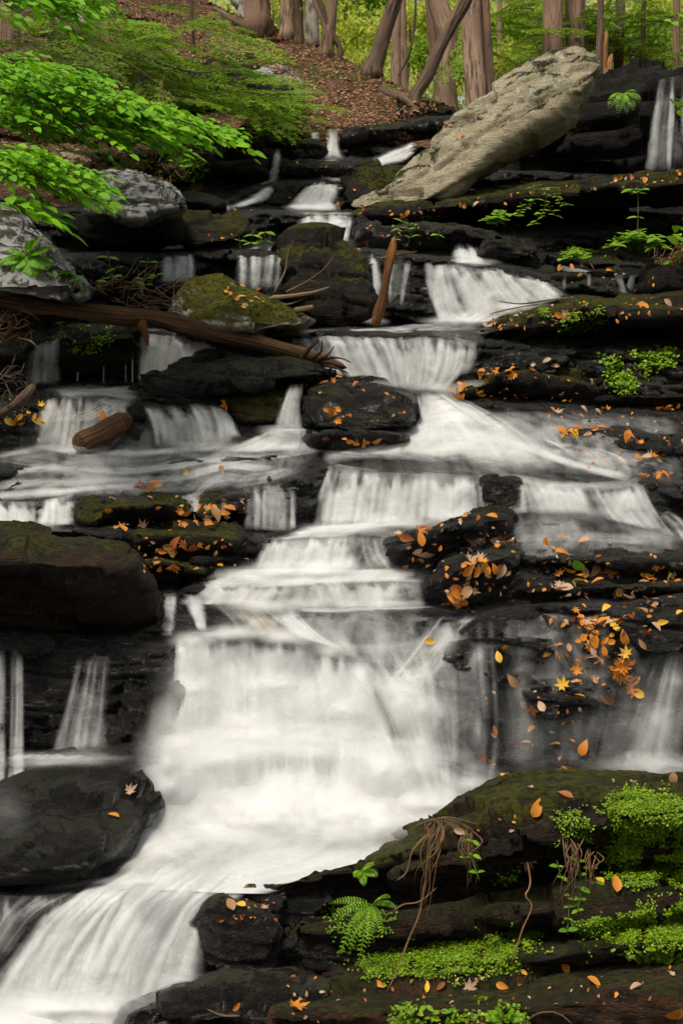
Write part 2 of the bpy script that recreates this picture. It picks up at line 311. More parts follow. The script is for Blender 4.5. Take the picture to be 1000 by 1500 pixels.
# ------------------------------------------------------------------ water sheets
SHEETS = {}
def crv(pts, n):
    p = np.array(pts, float); k = len(p)
    if k == 2: return p[0] + (p[1] - p[0]) * np.linspace(0, 1, n)[:, None]
    d = np.r_[0, np.cumsum(np.hypot(*(p[1:] - p[:-1]).T))]; t = np.linspace(0, d[-1], n)
    m = np.gradient(p, d, axis=0)
    i = np.clip(np.searchsorted(d, t, 'right') - 1, 0, k - 2); h = (d[i+1] - d[i]); s = (t - d[i]) / h
    s = s[:, None]; h = h[:, None]
    return (2*s**3-3*s**2+1)*p[i] + (s**3-2*s**2+s)*h*m[i] + (-2*s**3+3*s**2)*p[i+1] + (s**3-s**2)*h*m[i+1]
def _sheet(key, L, R, op, soft, head, tail, off, Y, bulge, strands=0, radial=False, finger=0.0):
    ll = np.hypot(*(np.diff(np.array(L, float), axis=0)).T).sum(); rl = np.hypot(*(np.diff(np.array(R, float), axis=0)).T).sum()
    n = int(max(8, max(ll, rl) / 4)); w = max(np.hypot(L[0][0]-R[0][0], L[0][1]-R[0][1]), np.hypot(L[-1][0]-R[-1][0], L[-1][1]-R[-1][1]))
    m = int(max(8, w / 4))
    A = crv(L, n); C = crv(R, n)
    u = np.linspace(0, 1, m)[None, :]; v = np.linspace(0, 1, n)[:, None]
    px = A[:, :1] * (1-u) + C[:, :1] * u; py = A[:, 1:] * (1-u) + C[:, 1:] * u
    px = px + (3.5 * fbm(px * 0.02, py * 0.022, px * 0 + 8.8, 3) if w > 20 else 0)
    py = py + 2.5 * fbm(px * 0.03, py * 0.03, px * 0 + 3.3, 2)
    YY = samp(DW, px, py) if Y is None else np.zeros_like(px) + Y
    YY = YY - off * YY / 5.0 - bulge * np.sin(np.pi * np.clip(u, 0, 1)) ** 0.6
    seed = RNG.random() * 90
    rip = fbm(px * 0.035 + seed, py * 0.006, 0 * px + seed, 3)
    YY = YY - 0.012 * rip
    X, Yy, Z = P(px, py, YY)
    ed = fbm(u * 5 + seed, v * 2.5, 0 * u * v + seed, 3) * 0.25
    uu = np.clip((np.minimum(u, 1 - u) + ed * soft * 2) / max(soft, 1e-3), 0, 1); uu = uu * uu * (3 - 2 * uu)
    eg = np.clip(np.minimum(u, 1 - u) / (0.35 * max(soft, 1e-3)), 0, 1); uu = uu * eg * eg * (3 - 2 * eg)
    jn = fbm(px * 0.02, seed + 0 * px, 0 * px, 3) * 0.5 + 0.5
    jf = np.clip(0.5 + 1.1 * fbm(px * 0.11, seed + 0 * px, v * 0.6 + 0 * px, 3), 0, 1)
    hh = 1.0
    if head > 0:
        hh = np.clip((v - finger * jf) / (head * (0.5 + jn)), 0, 1); hh = hh * hh * (3 - 2 * hh); hh = 0.16 + 0.84 * hh if finger > 0.05 else hh
    tt = np.clip((1 - v) / (tail * (0.4 + 1.2 * jn) + 1e-4), 0, 1) if tail > 0 else 1.0
    dens = op * uu * hh * tt
    if radial:
        rr = np.sqrt((2*u-1)**2 + (2*v-1)**2) + 0.25 * fbm(px*0.02+seed, py*0.02, 0*px, 3)
        q = np.clip(1 - rr, 0, 1); dens = op * q*q*(3-2*q)
        YY = YY - bulge * q; X, Yy, Z = P(px, py, YY)
    # uv in metres
    du = np.sqrt(np.diff(X, axis=1)**2 + np.diff(Yy, axis=1)**2 + np.diff(Z, axis=1)**2).mean(0)
    dv = np.sqrt(np.diff(X, axis=0)**2 + np.diff(Yy, axis=0)**2 + np.diff(Z, axis=0)**2).mean(1)
    U = np.r_[0, np.cumsum(du)][None, :] + 0 * px + seed; Vv = np.r_[0, np.cumsum(dv)][:, None] + 0 * px + seed
    SHEETS.setdefault(key, []).append((np.stack([X, Yy, Z], -1), dens, np.stack([U, Vv], -1)))
    if Y is None:
        for a in range(0, n, 2):
            for b in range(0, m, 2):
                i = int((px[a, b] - XS[0]) / STEP); j = int((py[a, b] - YS[0]) / STEP)
                if 0 <= i < len(XS)-3 and 0 <= j < len(YS)-3: WM[j:j+3, i:i+3] = np.maximum(WM[j:j+3, i:i+3], min(1, dens[a, b] * 1.5))
def mist(cx, cy, rx, ry, op=0.6, off=0.07, bulge=0.06, Y=None):
    _sheet('foam|mist', [(cx-rx, cy-ry), (cx-rx, cy+ry)], [(cx+rx, cy-ry), (cx+rx, cy+ry)], op, 0.5, 0, 0, off, Y, bulge, radial=True)
def sheet(key, L, R, op=0.9, soft=0.15, head=0.22, tail=0.16, off=0.045, Y=None, bulge=0.02, strands=6, sop=0.38, finger=None):
    soft = min(0.5, soft * 1.35 + 0.04)
    if finger is None: finger = 0.28 if key.startswith('waterfall') else 0.0
    _sheet(key, L, R, op, soft, head, tail, off, Y, bulge, finger=finger)
    La = np.array(L, float); Ra = np.array(R, float)
    for k in range(strands):
        wpx = max(math.hypot(Ra[0][0]-La[0][0], Ra[0][1]-La[0][1]), math.hypot(Ra[-1][0]-La[-1][0], Ra[-1][1]-La[-1][1])); w = min(0.6, max(random.uniform(0.06, 0.20), 13 / max(wpx, 1))); u0 = random.uniform(0.02, max(0.03, 0.98 - w))
        l = [tuple(a * (1-u0) + b * u0) for a, b in zip(La, Ra)]; r = [tuple(a * (1-u0-w) + b * (u0+w)) for a, b in zip(La, Ra)]
        _sheet(key, l, r, sop * random.uniform(0.4, 0.85), 0.5, 0.2, 0.25, off + random.uniform(0.012, 0.035), Y, 0.01)
def flush_water():
    for key, lst in SHEETS.items():
        Vs, Fs, Ds, Us = [], [], [], []; k = 0
        for V, d, uv in lst:
            n, m = V.shape[:2]; Vs.append(V.reshape(-1, 3)); Ds.append(d.ravel()); Us.append(uv.reshape(-1, 2)); Fs.append(gridfaces(n, m) + k); k += n * m
        nm = key.split('|')[0]; mat = M[key.split('|')[1]] if '|' in key else M['water']
        o = link(nm, mesh(nm, np.concatenate(Vs), np.concatenate(Fs), mat, attrs={'dens': np.concatenate(Ds)}, uv=np.concatenate(Us)), kind='structure')
# ------------------------------------------------------------------ the water
W = sheet
# top right fall over the back cliff
W('waterfall', [(962,116),(948,185),(938,256)], [(1010,106),(1008,180),(1004,250)], 0.30, 0.3, Y=10.15, strands=0)
W('waterfall', [(962,118),(950,185),(942,250)], [(976,114),(968,185),(964,252)], 0.9, 0.35, Y=10.1, strands=2)
W('waterfall', [(980,112),(976,180),(974,252)], [(990,112),(988,180),(984,252)], 0.9, 0.4, Y=10.1, strands=1)
W('waterfall', [(996,112),(995,180),(994,245)], [(1020,112),(1018,180),(1015,245)], 0.8, 0.3, Y=10.1, strands=2)
# upper left threads
K = 'waterfall '
W(K, [(402,219),(396,245),(390,266)], [(413,217),(411,245),(408,268)], 0.75, 0.3)
W(K, [(386,264),(362,288),(330,303)], [(410,266),(396,290),(358,306)], 0.85, 0.3, head=0.02)
W(K, [(476,190),(477,212),(470,234)], [(496,188),(496,212),(502,234)], 0.8, 0.25)
W(K, [(448,196),(446,204),(444,214)], [(470,192),(470,202),(468,212)], 0.5, 0.3)
W(K, [(604,208),(568,222),(534,236)], [(616,216),(596,234),(546,246)], 0.85, 0.2, head=0.02)
for x in (440, 456, 482):
    W(K, [(x,240),(x-1,262)], [(x+random.choice((6,9,14)),239),(x+7,262)], 0.5, 0.35, strands=0)
W(K, [(412,239),(420,240)], [(500,236),(502,242)], 0.3, 0.2, strands=0)
W(K, [(458,262),(436,284),(416,306)], [(498,262),(498,285),(492,310)], 0.97, 0.14, head=0.03, tail=0.03)
W(K, [(440,288),(425,300)], [(502,300),(500,312)], 0.7, 0.2)
W(K, [(430,311),(430,330),(432,352)], [(518,311),(517,330),(512,354)], 0.5, 0.12, off=.07)
W(K, [(478,311),(477,330),(476,352)], [(518,311),(517,330),(512,354)], 0.92, 0.12, off=.08)
W(K, [(442,312),(444,330),(442,350)], [(456,312),(460,330),(462,350)], 0.75, 0.3)
W(K, [(232,366),(234,390),(230,414)], [(286,364),(290,390),(288,414)], 0.42, 0.15, strands=9, sop=0.5)
W(K, [(336,362),(340,390),(342,424)], [(424,360),(420,390),(414,424)], 0.14, 0.15, strands=12, sop=0.62)
W(K, [(536,368),(542,410),(536,470)], [(556,368),(562,410),(562,472)], 0.62, 0.35, strands=4)
W(K, [(556,380),(560,440)], [(620,380),(600,460)], 0.12, 0.3, strands=3)
W(K, [(530,236),(505,246),(470,262)], [(548,246),(525,258),(498,268)], 0.55, 0.3, off=.10, strands=3)
W(K, [(470,232),(466,246),(460,262)], [(502,233),(500,248),(498,264)], 0.35, 0.3, off=.10, strands=3)
W(K, [(440,350),(420,358),(345,364)], [(516,352),(500,362),(425,372)], 0.45, 0.3, off=.09, strands=3)
W(K, [(330,300),(300,312),(262,352)], [(360,304),(330,318),(284,362)], 0.28, 0.35, off=.09, strands=3)
K = 'waterfall  '
W(K, [(664,354),(662,368),(652,388)], [(696,356),(708,372),(724,390)], 0.85, 0.2, strands=6)
W(K, [(618,378),(625,425),(640,475)], [(660,384),(672,430),(690,474)], 0.80, 0.15, strands=12)
W(K, [(645,384),(660,430),(672,475)], [(722,386),(770,420),(780,455)], 0.88, 0.2, strands=12)
W(K, [(700,386),(720,425),(745,460)], [(768,396),(806,412),(842,432)], 0.70, 0.22, strands=10)
W(K, [(770,400),(775,425),(770,450)], [(795,402),(815,418),(838,434)], 0.75, 0.3, strands=4)
W(K, [(636,462),(640,476)], [(780,446),(720,474)], 0.8, 0.25)
W(K, [(812,386),(818,396)], [(850,394),(880,402)], 0.7, 0.25, Y=8.8)
for x in (822, 858): W(K, [(x,402),(x,426)], [(x+9,402),(x+7,426)], 0.45, 0.4, strands=0, Y=8.45)
W(K, [(898,402),(904,425),(892,444)], [(912,402),(918,425),(930,446)], 0.85, 0.3, Y=8.42)
W(K, [(922,402),(916,420)], [(932,408),(926,430)], 0.7, 0.35, Y=8.42)
# pool above the long lip, then the long lip itself
W('water', [(636,472),(560,479),(410,484)], [(725,470),(705,484),(690,500)], 0.30, 0.2, strands=6)
K = 'waterfall   '
W(K, [(410,487),(430,520),(470,545)], [(480,487),(490,520),(510,552)], 0.55, 0.2)
W(K, [(464,486),(480,520),(505,556)], [(560,488),(575,525),(590,572)], 0.72, 0.15, strands=16)
W(K, [(540,488),(560,525),(575,570)], [(640,488),(640,530),(628,572)], 0.78, 0.15, strands=18)
W(K, [(612,486),(610,525),(606,572)], [(692,498),(690,535),(658,572)], 0.82, 0.15, strands=14)
W(K, [(655,492),(652,525),(640,560)], [(706,500),(704,520),(696,545)], 0.35, 0.2, strands=4)
W(K, [(202,480),(200,520),(198,562)], [(322,488),(316,530),(312,566)], 0.85, 0.08, strands=16)
W(K, [(36,512),(34,540),(34,564)], [(94,484),(92,520),(92,564)], 0.50, 0.2, strands=8)
for x in (112, 150, 182, 192):
    W(K, [(x,520),(x,562)], [(x+5,518),(x+4,562)], random.choice((0.3,0.4,0.75)), 0.45, strands=0)
# left side flows
K = 'water'
W(K, [(205,562),(130,568),(66,570)], [(205,590),(150,580),(80,582)], 0.80, 0.2)
W(K, [(160,568),(110,600),(40,620)], [(205,582),(196,600),(180,620)], 0.35, 0.3)
W('waterfall   ', [(70,574),(52,612),(36,656)], [(128,578),(130,615),(128,658)], 0.62, 0.2, strands=8)
W('waterfall   ', [(120,578),(116,620),(100,660)], [(198,588),(196,625),(180,658)], 0.38, 0.2, strands=6)
W('waterfall   ', [(202,592),(214,620),(218,656)], [(336,590),(350,620),(356,652)], 0.40, 0.15, strands=14, sop=0.6)
W('waterfall   ', [(310,594),(322,615),(330,640)], [(332,592),(346,615),(356,640)], 0.7, 0.3)
W('waterfall   ', [(422,562),(408,595),(398,634)], [(448,560),(442,595),(444,634)], 0.95, 0.25, Y=6.42, finger=.05)
W('waterfall   ', [(400,624),(360,642),(290,664)], [(442,622),(464,642),(476,662)], 0.85, 0.25, strands=8)
# rippled treads
def crest(pts, w, op, key='water', off=0.05, soft=0.4):  # pale water strip that paints a soft highlight along wave crests and lips
    a = [(x, y - w * 0.5) for x, y in pts]; b = [(x, y + w * 0.5) for x, y in pts]
    _sheet(key, a, b, op, soft, 0.1, 0.1, off, None, 0.0)
W(K, [(-20,652),(-20,680),(-20,706)], [(480,652),(480,664),(470,690)], 0.15, 0.05, strands=0, off=.03)
W(K, [(-20,700),(-20,720),(-20,738)], [(470,684),(450,700),(430,712)], 0.17, 0.05, strands=0, off=.03)
crest([(-20,668),(60,658),(150,664),(250,660),(380,652),(470,640)], 14, 0.42)
crest([(-20,692),(80,684),(200,690),(300,676),(400,668),(480,656)], 14, 0.36)
crest([(-20,712),(60,706),(150,704),(260,700),(340,682),(420,690)], 16, 0.4)
crest([(-20,730),(60,722),(120,716),(220,712)], 16, 0.45)
crest([(230,735),(280,728),(310,705),(360,700),(430,690)], 16, 0.35)
W('waterfall    ', [(-30,734),(-30,752),(-30,774)], [(60,736),(58,755),(56,772)], 0.85, 0.15, strands=10)
W('waterfall    ', [(50,738),(52,755),(50,772)], [(118,720),(114,745),(110,770)], 0.88, 0.15, strands=8)
W('waterfall    ', [(240,735),(260,745),(250,765)], [(300,715),(310,730),(300,750)], 0.35, 0.3)
W('waterfall    ', [(350,712),(352,735),(350,775)], [(430,700),(440,730),(440,780)], 0.22, 0.2, strands=8, sop=0.5)
for x0, x1 in ((384, 392), (424, 436), (408, 414)): W('waterfall    ', [(x0,708),(x0-2,740),(x0-2,775)], [(x1,706),(x1,740),(x1,775)], 0.55, 0.4, strands=0)
# centre stream
K = 'water'
W(K, [(604,570),(600,590),(560,632),(480,668)], [(662,574),(720,602),(790,640),(850,690)], 0.72, 0.15, strands=10, off=0.06)
W(K, [(606,572),(622,600),(640,625)], [(650,574),(700,600),(740,625)], 0.9, 0.25, strands=6, off=0.06)
crest([(470,672),(520,654),(600,642),(680,640),(760,652),(840,680),(930,700)], 16, 0.75)
crest([(600,630),(680,618),(760,632)], 14, 0.7)
W(K, [(780,640),(800,650),(840,676)], [(900,660),(940,680),(945,702)], 0.35, 0.3)
K = 'waterfall    '
W(K, [(476,676),(462,725),(450,776)], [(560,690),(556,725),(552,774)], 0.93, 0.15, strands=12)
W(K, [(536,692),(530,725),(526,774)], [(640,694),(638,725),(632,770)], 0.80, 0.15, strands=14)
W(K, [(610,690),(608,725),(606,768)], [(706,698),(706,725),(706,764)], 0.85, 0.15, strands=14)
W(K, [(690,700),(690,722),(690,754)], [(780,712),(782,725),(784,752)], 0.42, 0.15, strands=8)
W(K, [(740,692),(760,722),(770,752)], [(860,712),(872,730),(880,754)], 0.72, 0.2, strands=12)
W(K, [(850,712),(862,735),(880,760)], [(946,702),(962,740),(1000,790)], 0.62, 0.2, strands=12)
W(K, [(890,716),(900,735),(905,752)], [(940,704),(946,725),(948,745)], 0.8, 0.3, strands=5)
W(K, [(750,752),(740,780),(730,806)], [(1000,770),(1010,790),(1010,812)], 0.12, 0.15, strands=4, sop=.2)
W(K, [(950,750),(975,770),(1000,800)], [(990,750),(1010,770),(1020,800)], 0.45, 0.3)
# lower centre
K = 'water'
W(K, [(452,768),(420,780),(385,792)], [(620,764),(560,775),(530,786)], 0.85, 0.15, strands=6)
W('waterfall     ', [(384,788),(374,812),(362,834)], [(532,782),(530,806),(530,834)], 0.86, 0.1, strands=18)
W('waterfall     ', [(520,786),(522,806),(526,832)], [(575,790),(580,810),(610,835)], 0.4, 0.3)
W(K, [(362,830),(310,845),(270,868)], [(620,832),(622,842),(618,850)], 0.92, 0.12, strands=8)
W('waterfall     ', [(290,856),(270,870),(250,886)], [(450,850),(440,870),(430,890)], 0.80, 0.2, strands=8)
W('waterfall     ', [(400,850),(410,870),(420,892)], [(625,848),(628,870),(630,892)], 0.62, 0.15, strands=10)
crest([(290,852),(400,850),(520,847),(620,850)], 10, 0.6)
crest([(430,893),(520,893),(600,891),(700,895)], 9, 0.5)
for (x, y, rx, ry, op) in ((690,566,40,10,.4),(640,570,70,14,.7),(560,566,50,12,.5),(255,566,70,10,.6),(120,572,60,12,.5),(430,628,60,14,.7),(300,652,70,10,.35),(100,655,70,10,.35),(505,774,80,12,.7),(600,766,80,12,.6),(700,756,60,10,.4),(860,752,70,12,.28),(960,785,60,16,.28),(30,772,70,10,.5),
        (450,832,110,14,.8),(360,842,70,14,.6),(400,886,110,14,.6),(540,886,90,10,.35),(660,470,70,9,.6),(760,450,70,9,.5),(480,352,50,7,.5),(455,304,45,8,.5),(258,412,35,7,.35),(548,470,25,7,.4),(700,384,40,7,.4)):
    mist(x, y, rx, ry, op)
W('waterfall     |tanwater', [(300,878),(330,905),(350,936)], [(372,878),(400,905),(432,934)], 0.7, 0.35, strands=4)
W('waterfall     ', [(370,884),(400,910),(440,935)], [(440,890),(470,925),(520,960)], 0.92, 0.25, strands=6)
W('waterfall     ', [(236,868),(232,900),(226,930)], [(262,868),(260,900),(256,932)], 0.35, 0.2)
W('waterfall     ', [(262,868),(275,895),(285,925)], [(300,872),(304,898),(306,925)], 0.62, 0.25, strands=8)
W('waterfall     ', [(430,896),(450,930),(500,960)], [(650,896),(640,940),(600,990)], 0.22, 0.2, strands=6, sop=0.25)
crest([(500,950),(560,950),(640,948),(720,935)], 22, 0.3)
W('waterfall     ', [(640,896),(560,990),(540,1010)], [(700,900),(680,960),(650,1000)], 0.35, 0.4, strands=3)
# main fall
K = 'waterfall      '
W(K, [(246,926),(240,1010),(228,1100),(200,1200)], [(380,934),(380,1010),(384,1100),(380,1210)], 0.96, 0.14, strands=4, sop=.2, tail=0.02, head=.1, finger=.04)
W(K, [(330,934),(330,1010),(330,1100),(330,1210)], [(460,930),(480,1010),(500,1100),(510,1210)], 0.98, 0.15, strands=4, sop=.2, tail=0.02, head=.1, finger=.04)
W(K, [(430,932),(450,1010),(465,1100),(470,1210)], [(520,956),(575,1030),(605,1100),(640,1200)], 0.97, 0.15, strands=4, sop=.2, tail=0.02, head=.14, finger=.08)
W(K, [(556,1000),(575,1060),(590,1120),(600,1195)], [(650,960),(662,1040),(676,1120),(690,1180)], 0.62, 0.35, strands=6, tail=0.05)
W(K, [(620,905),(630,1000),(636,1080),(640,1180)], [(730,900),(735,1000),(738,1080),(722,1170)], 0.22, 0.35, strands=7, tail=0.05, sop=.3)
for (x, y, rx, ry, op) in ((590,1030,45,50,.5),(645,1050,30,40,.4),(702,965,24,26,.35),(700,1075,18,40,.3),(620,1110,40,50,.5),(655,940,26,34,.3),(560,1000,36,26,.4)):
    mist(x, y, rx, ry, op)  # soft white blobs painting highlights on the lumps of the right lobe
W(K, [(490,945),(548,1020),(580,1100),(600,1190)], [(610,985),(632,1050),(648,1120),(668,1190)], 0.8, 0.3, strands=6, off=.07, head=.2, finger=.05)
W(K, [(560,1000),(566,1020),(580,1060)], [(660,985),(670,1020),(680,1050)], 0.5, 0.35)
W(K, [(236,1070),(215,1150),(190,1215)], [(614,1070),(640,1150),(660,1200)], 0.92, 0.2, strands=5, off=0.09, bulge=0.08, head=0.35, sop=0.4)
W(K, [(520,950),(560,1010),(580,1080)], [(640,940),(650,1000),(660,1080)], 0.45, 0.35, strands=6, tail=0.3)
for (x, y, rx, ry, op) in ((420,1190,260,60,.95),(300,1210,170,60,.95),(520,1195,170,50,.95),(630,1180,110,40,.8),(250,1150,70,70,.8),(230,1240,110,40,.85),(400,1090,200,40,.55),(330,1110,120,60,.6),(560,1130,80,60,.6),(470,1020,120,60,.35),(300,1010,90,70,.35),(620,1040,50,60,.4),(690,1150,60,40,.5),(110,1110,90,16,.35),(20,1200,60,20,.3),(950,1122,110,22,.4),(110,1480,200,40,.9),(260,1450,70,40,.5),(20,1500,160,40,.9),(250,1090,60,60,.4),(200,1290,60,16,.5),(310,930,70,12,.4),(440,932,60,14,.5)):
    mist(x, y, rx, ry, op, off=0.10, bulge=0.08)
for (x, y, rx, ry, op) in ((290,938,50,18,.7),(345,926,70,16,.6),(430,930,70,20,.65),(490,950,50,24,.6),(535,985,40,34,.5),(290,1010,60,34,.45),(400,1005,80,26,.5),(500,1040,70,36,.5),(250,1060,40,60,.4),(360,1060,70,30,.45),(70,1115,90,14,.4),(90,1288,120,12,.35),(215,1190,40,60,.35),(190,1265,50,22,.4)):
    mist(x, y, rx, ry, op, off=0.11, bulge=0.08)
for (x, y, rx, ry, op) in ((16,1195,40,60,.16),(60,1266,100,20,.2),(150,1112,80,10,.16)): mist(x, y, rx, ry, op, off=0, bulge=0.03, Y=3.55)
mist(248, 1120, 34, 40, .6, off=0, bulge=.04, Y=3.72)
# pool and last fall
K = 'water '
W(K, [(190,1190),(170,1230),(130,1300)], [(700,1170),(690,1200),(400,1310)], 0.99, 0.08, strands=6, tail=0.0, off=0.05)
W(K, [(-30,1292),(60,1290),(190,1262)], [(-30,1312),(60,1308),(190,1292)], 0.5, 0.3, strands=2)
K = 'waterfall       '
W(K, [(215,1236),(80,1322),(0,1410),(-50,1500)], [(420,1262),(335,1340),(305,1430),(290,1500)], 0.95, 0.12, head=0.04, finger=.02, tail=0.0, strands=22, sop=0.7)
W(K, [(130,1298),(60,1340),(10,1410),(-20,1490)], [(200,1290),(170,1350),(150,1420),(150,1490)], 0.75, 0.2, strands=10)
W(K, [(-60,1306),(-60,1350),(-60,1420)], [(150,1300),(70,1340),(0,1420)], 0.35, 0.25, strands=4, sop=0.3)
W('water ', [(-40,1462),(-40,1500),(-40,1560)], [(330,1440),(260,1500),(200,1560)], 0.95, 0.12, tail=0.0, strands=4)
# left, beside the undercut boulder
K = 'waterfall        '
W(K, [(108,958),(90,1030),(64,1116)], [(168,962),(166,1030),(166,1110)], 0.34, 0.4, strands=6, sop=0.25)
W(K, [(12,950),(12,1050),(4,1200)], [(38,955),(38,1050),(40,1200)], 0.50, 0.35, strands=5)
W(K, [(-10,940),(-10,1100),(-10,1240)], [(12,950),(10,1100),(8,1240)], 0.35, 0.3, strands=3)
W(K, [(22,1120),(16,1165),(10,1205)], [(66,1120),(50,1165),(40,1205)], 0.5, 0.35)
W(K, [(0,1100),(0,1112)], [(240,1100),(200,1112)], 0.4, 0.25, strands=0)
# right
W(K, [(962,950),(920,1050),(880,1140)], [(1020,930),(1020,1040),(1020,1140)], 0.36, 0.35, strands=5, sop=0.25, head=.5, finger=.1)
mist(965, 1060, 50, 60, .35); mist(990, 1000, 30, 50, .3)
W(K, [(880,1100),(870,1130)], [(1020,1095),(1020,1140)], 0.35, 0.35, strands=2)
# thin films over the lower right face and the treads
K = 'water  '
W(K, [(720,892),(722,960),(730,1130)], [(1010,862),(1010,960),(960,1130)], 0.07, 0.1, strands=4, sop=0.12, off=.03)
W(K, [(620,800),(680,830),(720,850)], [(1010,806),(1010,830),(1010,845)], 0.12, 0.1, strands=0)
W(K, [(560,600),(600,640),(640,690)], [(900,600),(980,640),(1010,700)], 0.13, 0.2, strands=3, sop=0.2)

W(K, [(-30,600),(-30,660),(-30,735)], [(470,640),(460,680),(430,715)], 0.10, 0.15, strands=8, sop=0.2, off=.03)
W(K, [(690,600),(740,640),(790,690)], [(1010,600),(1015,650),(1020,715)], 0.11, 0.2, strands=5, sop=0.15, off=.03)
W(K, [(640,890),(660,940),(700,1130)], [(1010,866),(1010,960),(960,1130)], 0.06, 0.2, strands=3, sop=0.12, off=.03)
W(K, [(430,893),(480,940),(540,1000)], [(730,893),(730,950),(720,1000)], 0.14, 0.25, strands=4, sop=0.2, off=.03)
W(K, [(560,745),(600,780),(620,880)], [(1010,760),(1010,800),(1010,850)], 0.08, 0.25, strands=3, sop=0.15, off=.03)
for c in ([(720,1000),(800,990),(900,985)], [(700,950),(760,940),(820,930)], [(720,915),(800,902),(900,897),(1000,880)], [(640,935),(560,948),(500,950)], [(560,902),(640,906),(720,915)], [(760,655),(860,665),(960,680)], [(740,790),(850,786),(950,792)], [(700,842),(800,845),(900,842)]): crest(c, 15, 0.22, key='water  ')
W(K, [(440,600),(420,690),(430,790)], [(900,610),(980,700),(1010,800)], 0.12, 0.3, strands=0, off=.07)
W(K, [(430,760),(330,850),(270,935)], [(640,760),(640,850),(640,940)], 0.24, 0.2, strands=0, off=.07)
crest([(470,672),(540,660),(640,654),(740,656),(800,672)], 22, 0.35, off=.08)
crest([(690,700),(760,704),(860,712),(940,704)], 16, 0.35, off=.08)
# ------------------------------------------------------------------ stream bed
def build_bed():
    keep = YS[:, None] >= CR[None, :] - 2 * STEP
    X, Y, Z = P(GX, GY, D1)
    st = strata(X, Y, Z, 0.13); st2 = strata(X, Y, Z, 0.05, 3)
    n = fbm(X*2.2, Y*2.2, Z*3.5, 5)
    wet = smooth1(smooth1(np.clip(WM * 1.5, 0, 1), 3, 0), 3, 1)
    amp = 1 - 0.85 * np.clip(wet * 1.15, 0, 1)
    lit = np.clip((240 - GY) / 60, 0, 1) * np.clip((720 - GX) / 60, 0, 1)
    amp = amp * (1 - 0.6 * lit)
    d = amp * (0.15 * (st - 0.35) + 0.04 * (st2 - 0.3) + 0.07 * n + 0.16 * facets(X, Y, Z, 2.6, 2.2) + 0.06 * facets(X, Y, Z, 8.0, 2.0, 5))
    sc = Y / 6.0
    Y2 = Y - d * np.sqrt(sc); k = Y2 / Y
    Z2 = Z * k + amp * 0.03 * fbm(X*4, Y*4, Z*4 + 9, 3)
    V = np.stack([X * k, Y2, Z2], -1).reshape(-1, 3)
    # clamp rows above the crest on to the crest
    f = gridfaces(len(YS), len(XS)); ky = keep.ravel(); f = f[ky[f].all(1)]
    lit = lit + 0.35 * fbm(X, Y*1.0, Z, 3)
    bankm = np.clip((330 - GX + 0.6*(GY-200)*0) / 60, 0, 1) * np.clip((330 - GY) / 60, 0, 1)
    soil = np.clip(np.maximum(lit, bankm) * 1.0, 0, 1)
    me = mesh('stream_bed', V, f[:, ::-1], attrs={'soil': soil.ravel(), 'wet': np.clip(np.maximum(smooth1(smooth1(WM, 6, 0), 6, 1) * 1.6, np.clip((GY - 560) / 40, 0, 1)), 0, 1).ravel()})
    t = NT('bed_and_bank')
    return V, f, me, soil
BV, BF, bed_me, soil = build_bed()
fi = soil.ravel()[BF].mean(1) > 0.5
bed_me.materials.append(M['bed']); bed_me.materials.append(M['soil'])
bed_me.polygons.foreach_set('material_index', fi.astype(np.int32))
bed_me.update()
link('ground', bed_me, kind='structure')
TRI = [(BV, BF)]      # everything leaves and plants can lie on

# forest floor behind the crest
def forest_floor():
    xs = np.linspace(-400, 1400, 90); n = 40
    V = []
    for i in range(n):
        t = (i / (n-1)) ** 1.6
        cy = poly(CREST, xs); yc = np.where(cy > 0, B(cy), 17.5 - cy*0.02)
        yc = np.where(xs > 690, 12.5, yc)
        x, y, z = P(xs, cy + 3, yc)
        Y = y + t * 60
        zz = z - 0.1 - t * 60 * 0.035 + 0.25 * fbm(x * (Y/y) * 0.4, Y*0.4, 0*Y, 3) * min(1, i)
        V.append(np.stack([x * (Y / y) ** 0.98, Y, zz], -1))
    V = np.array(V)
    link('forest_floor', mesh('forest_floor', V.reshape(-1, 3), gridfaces(n, 90), M['soil']), kind='structure')
    return V
FF = forest_floor()
flush_water()

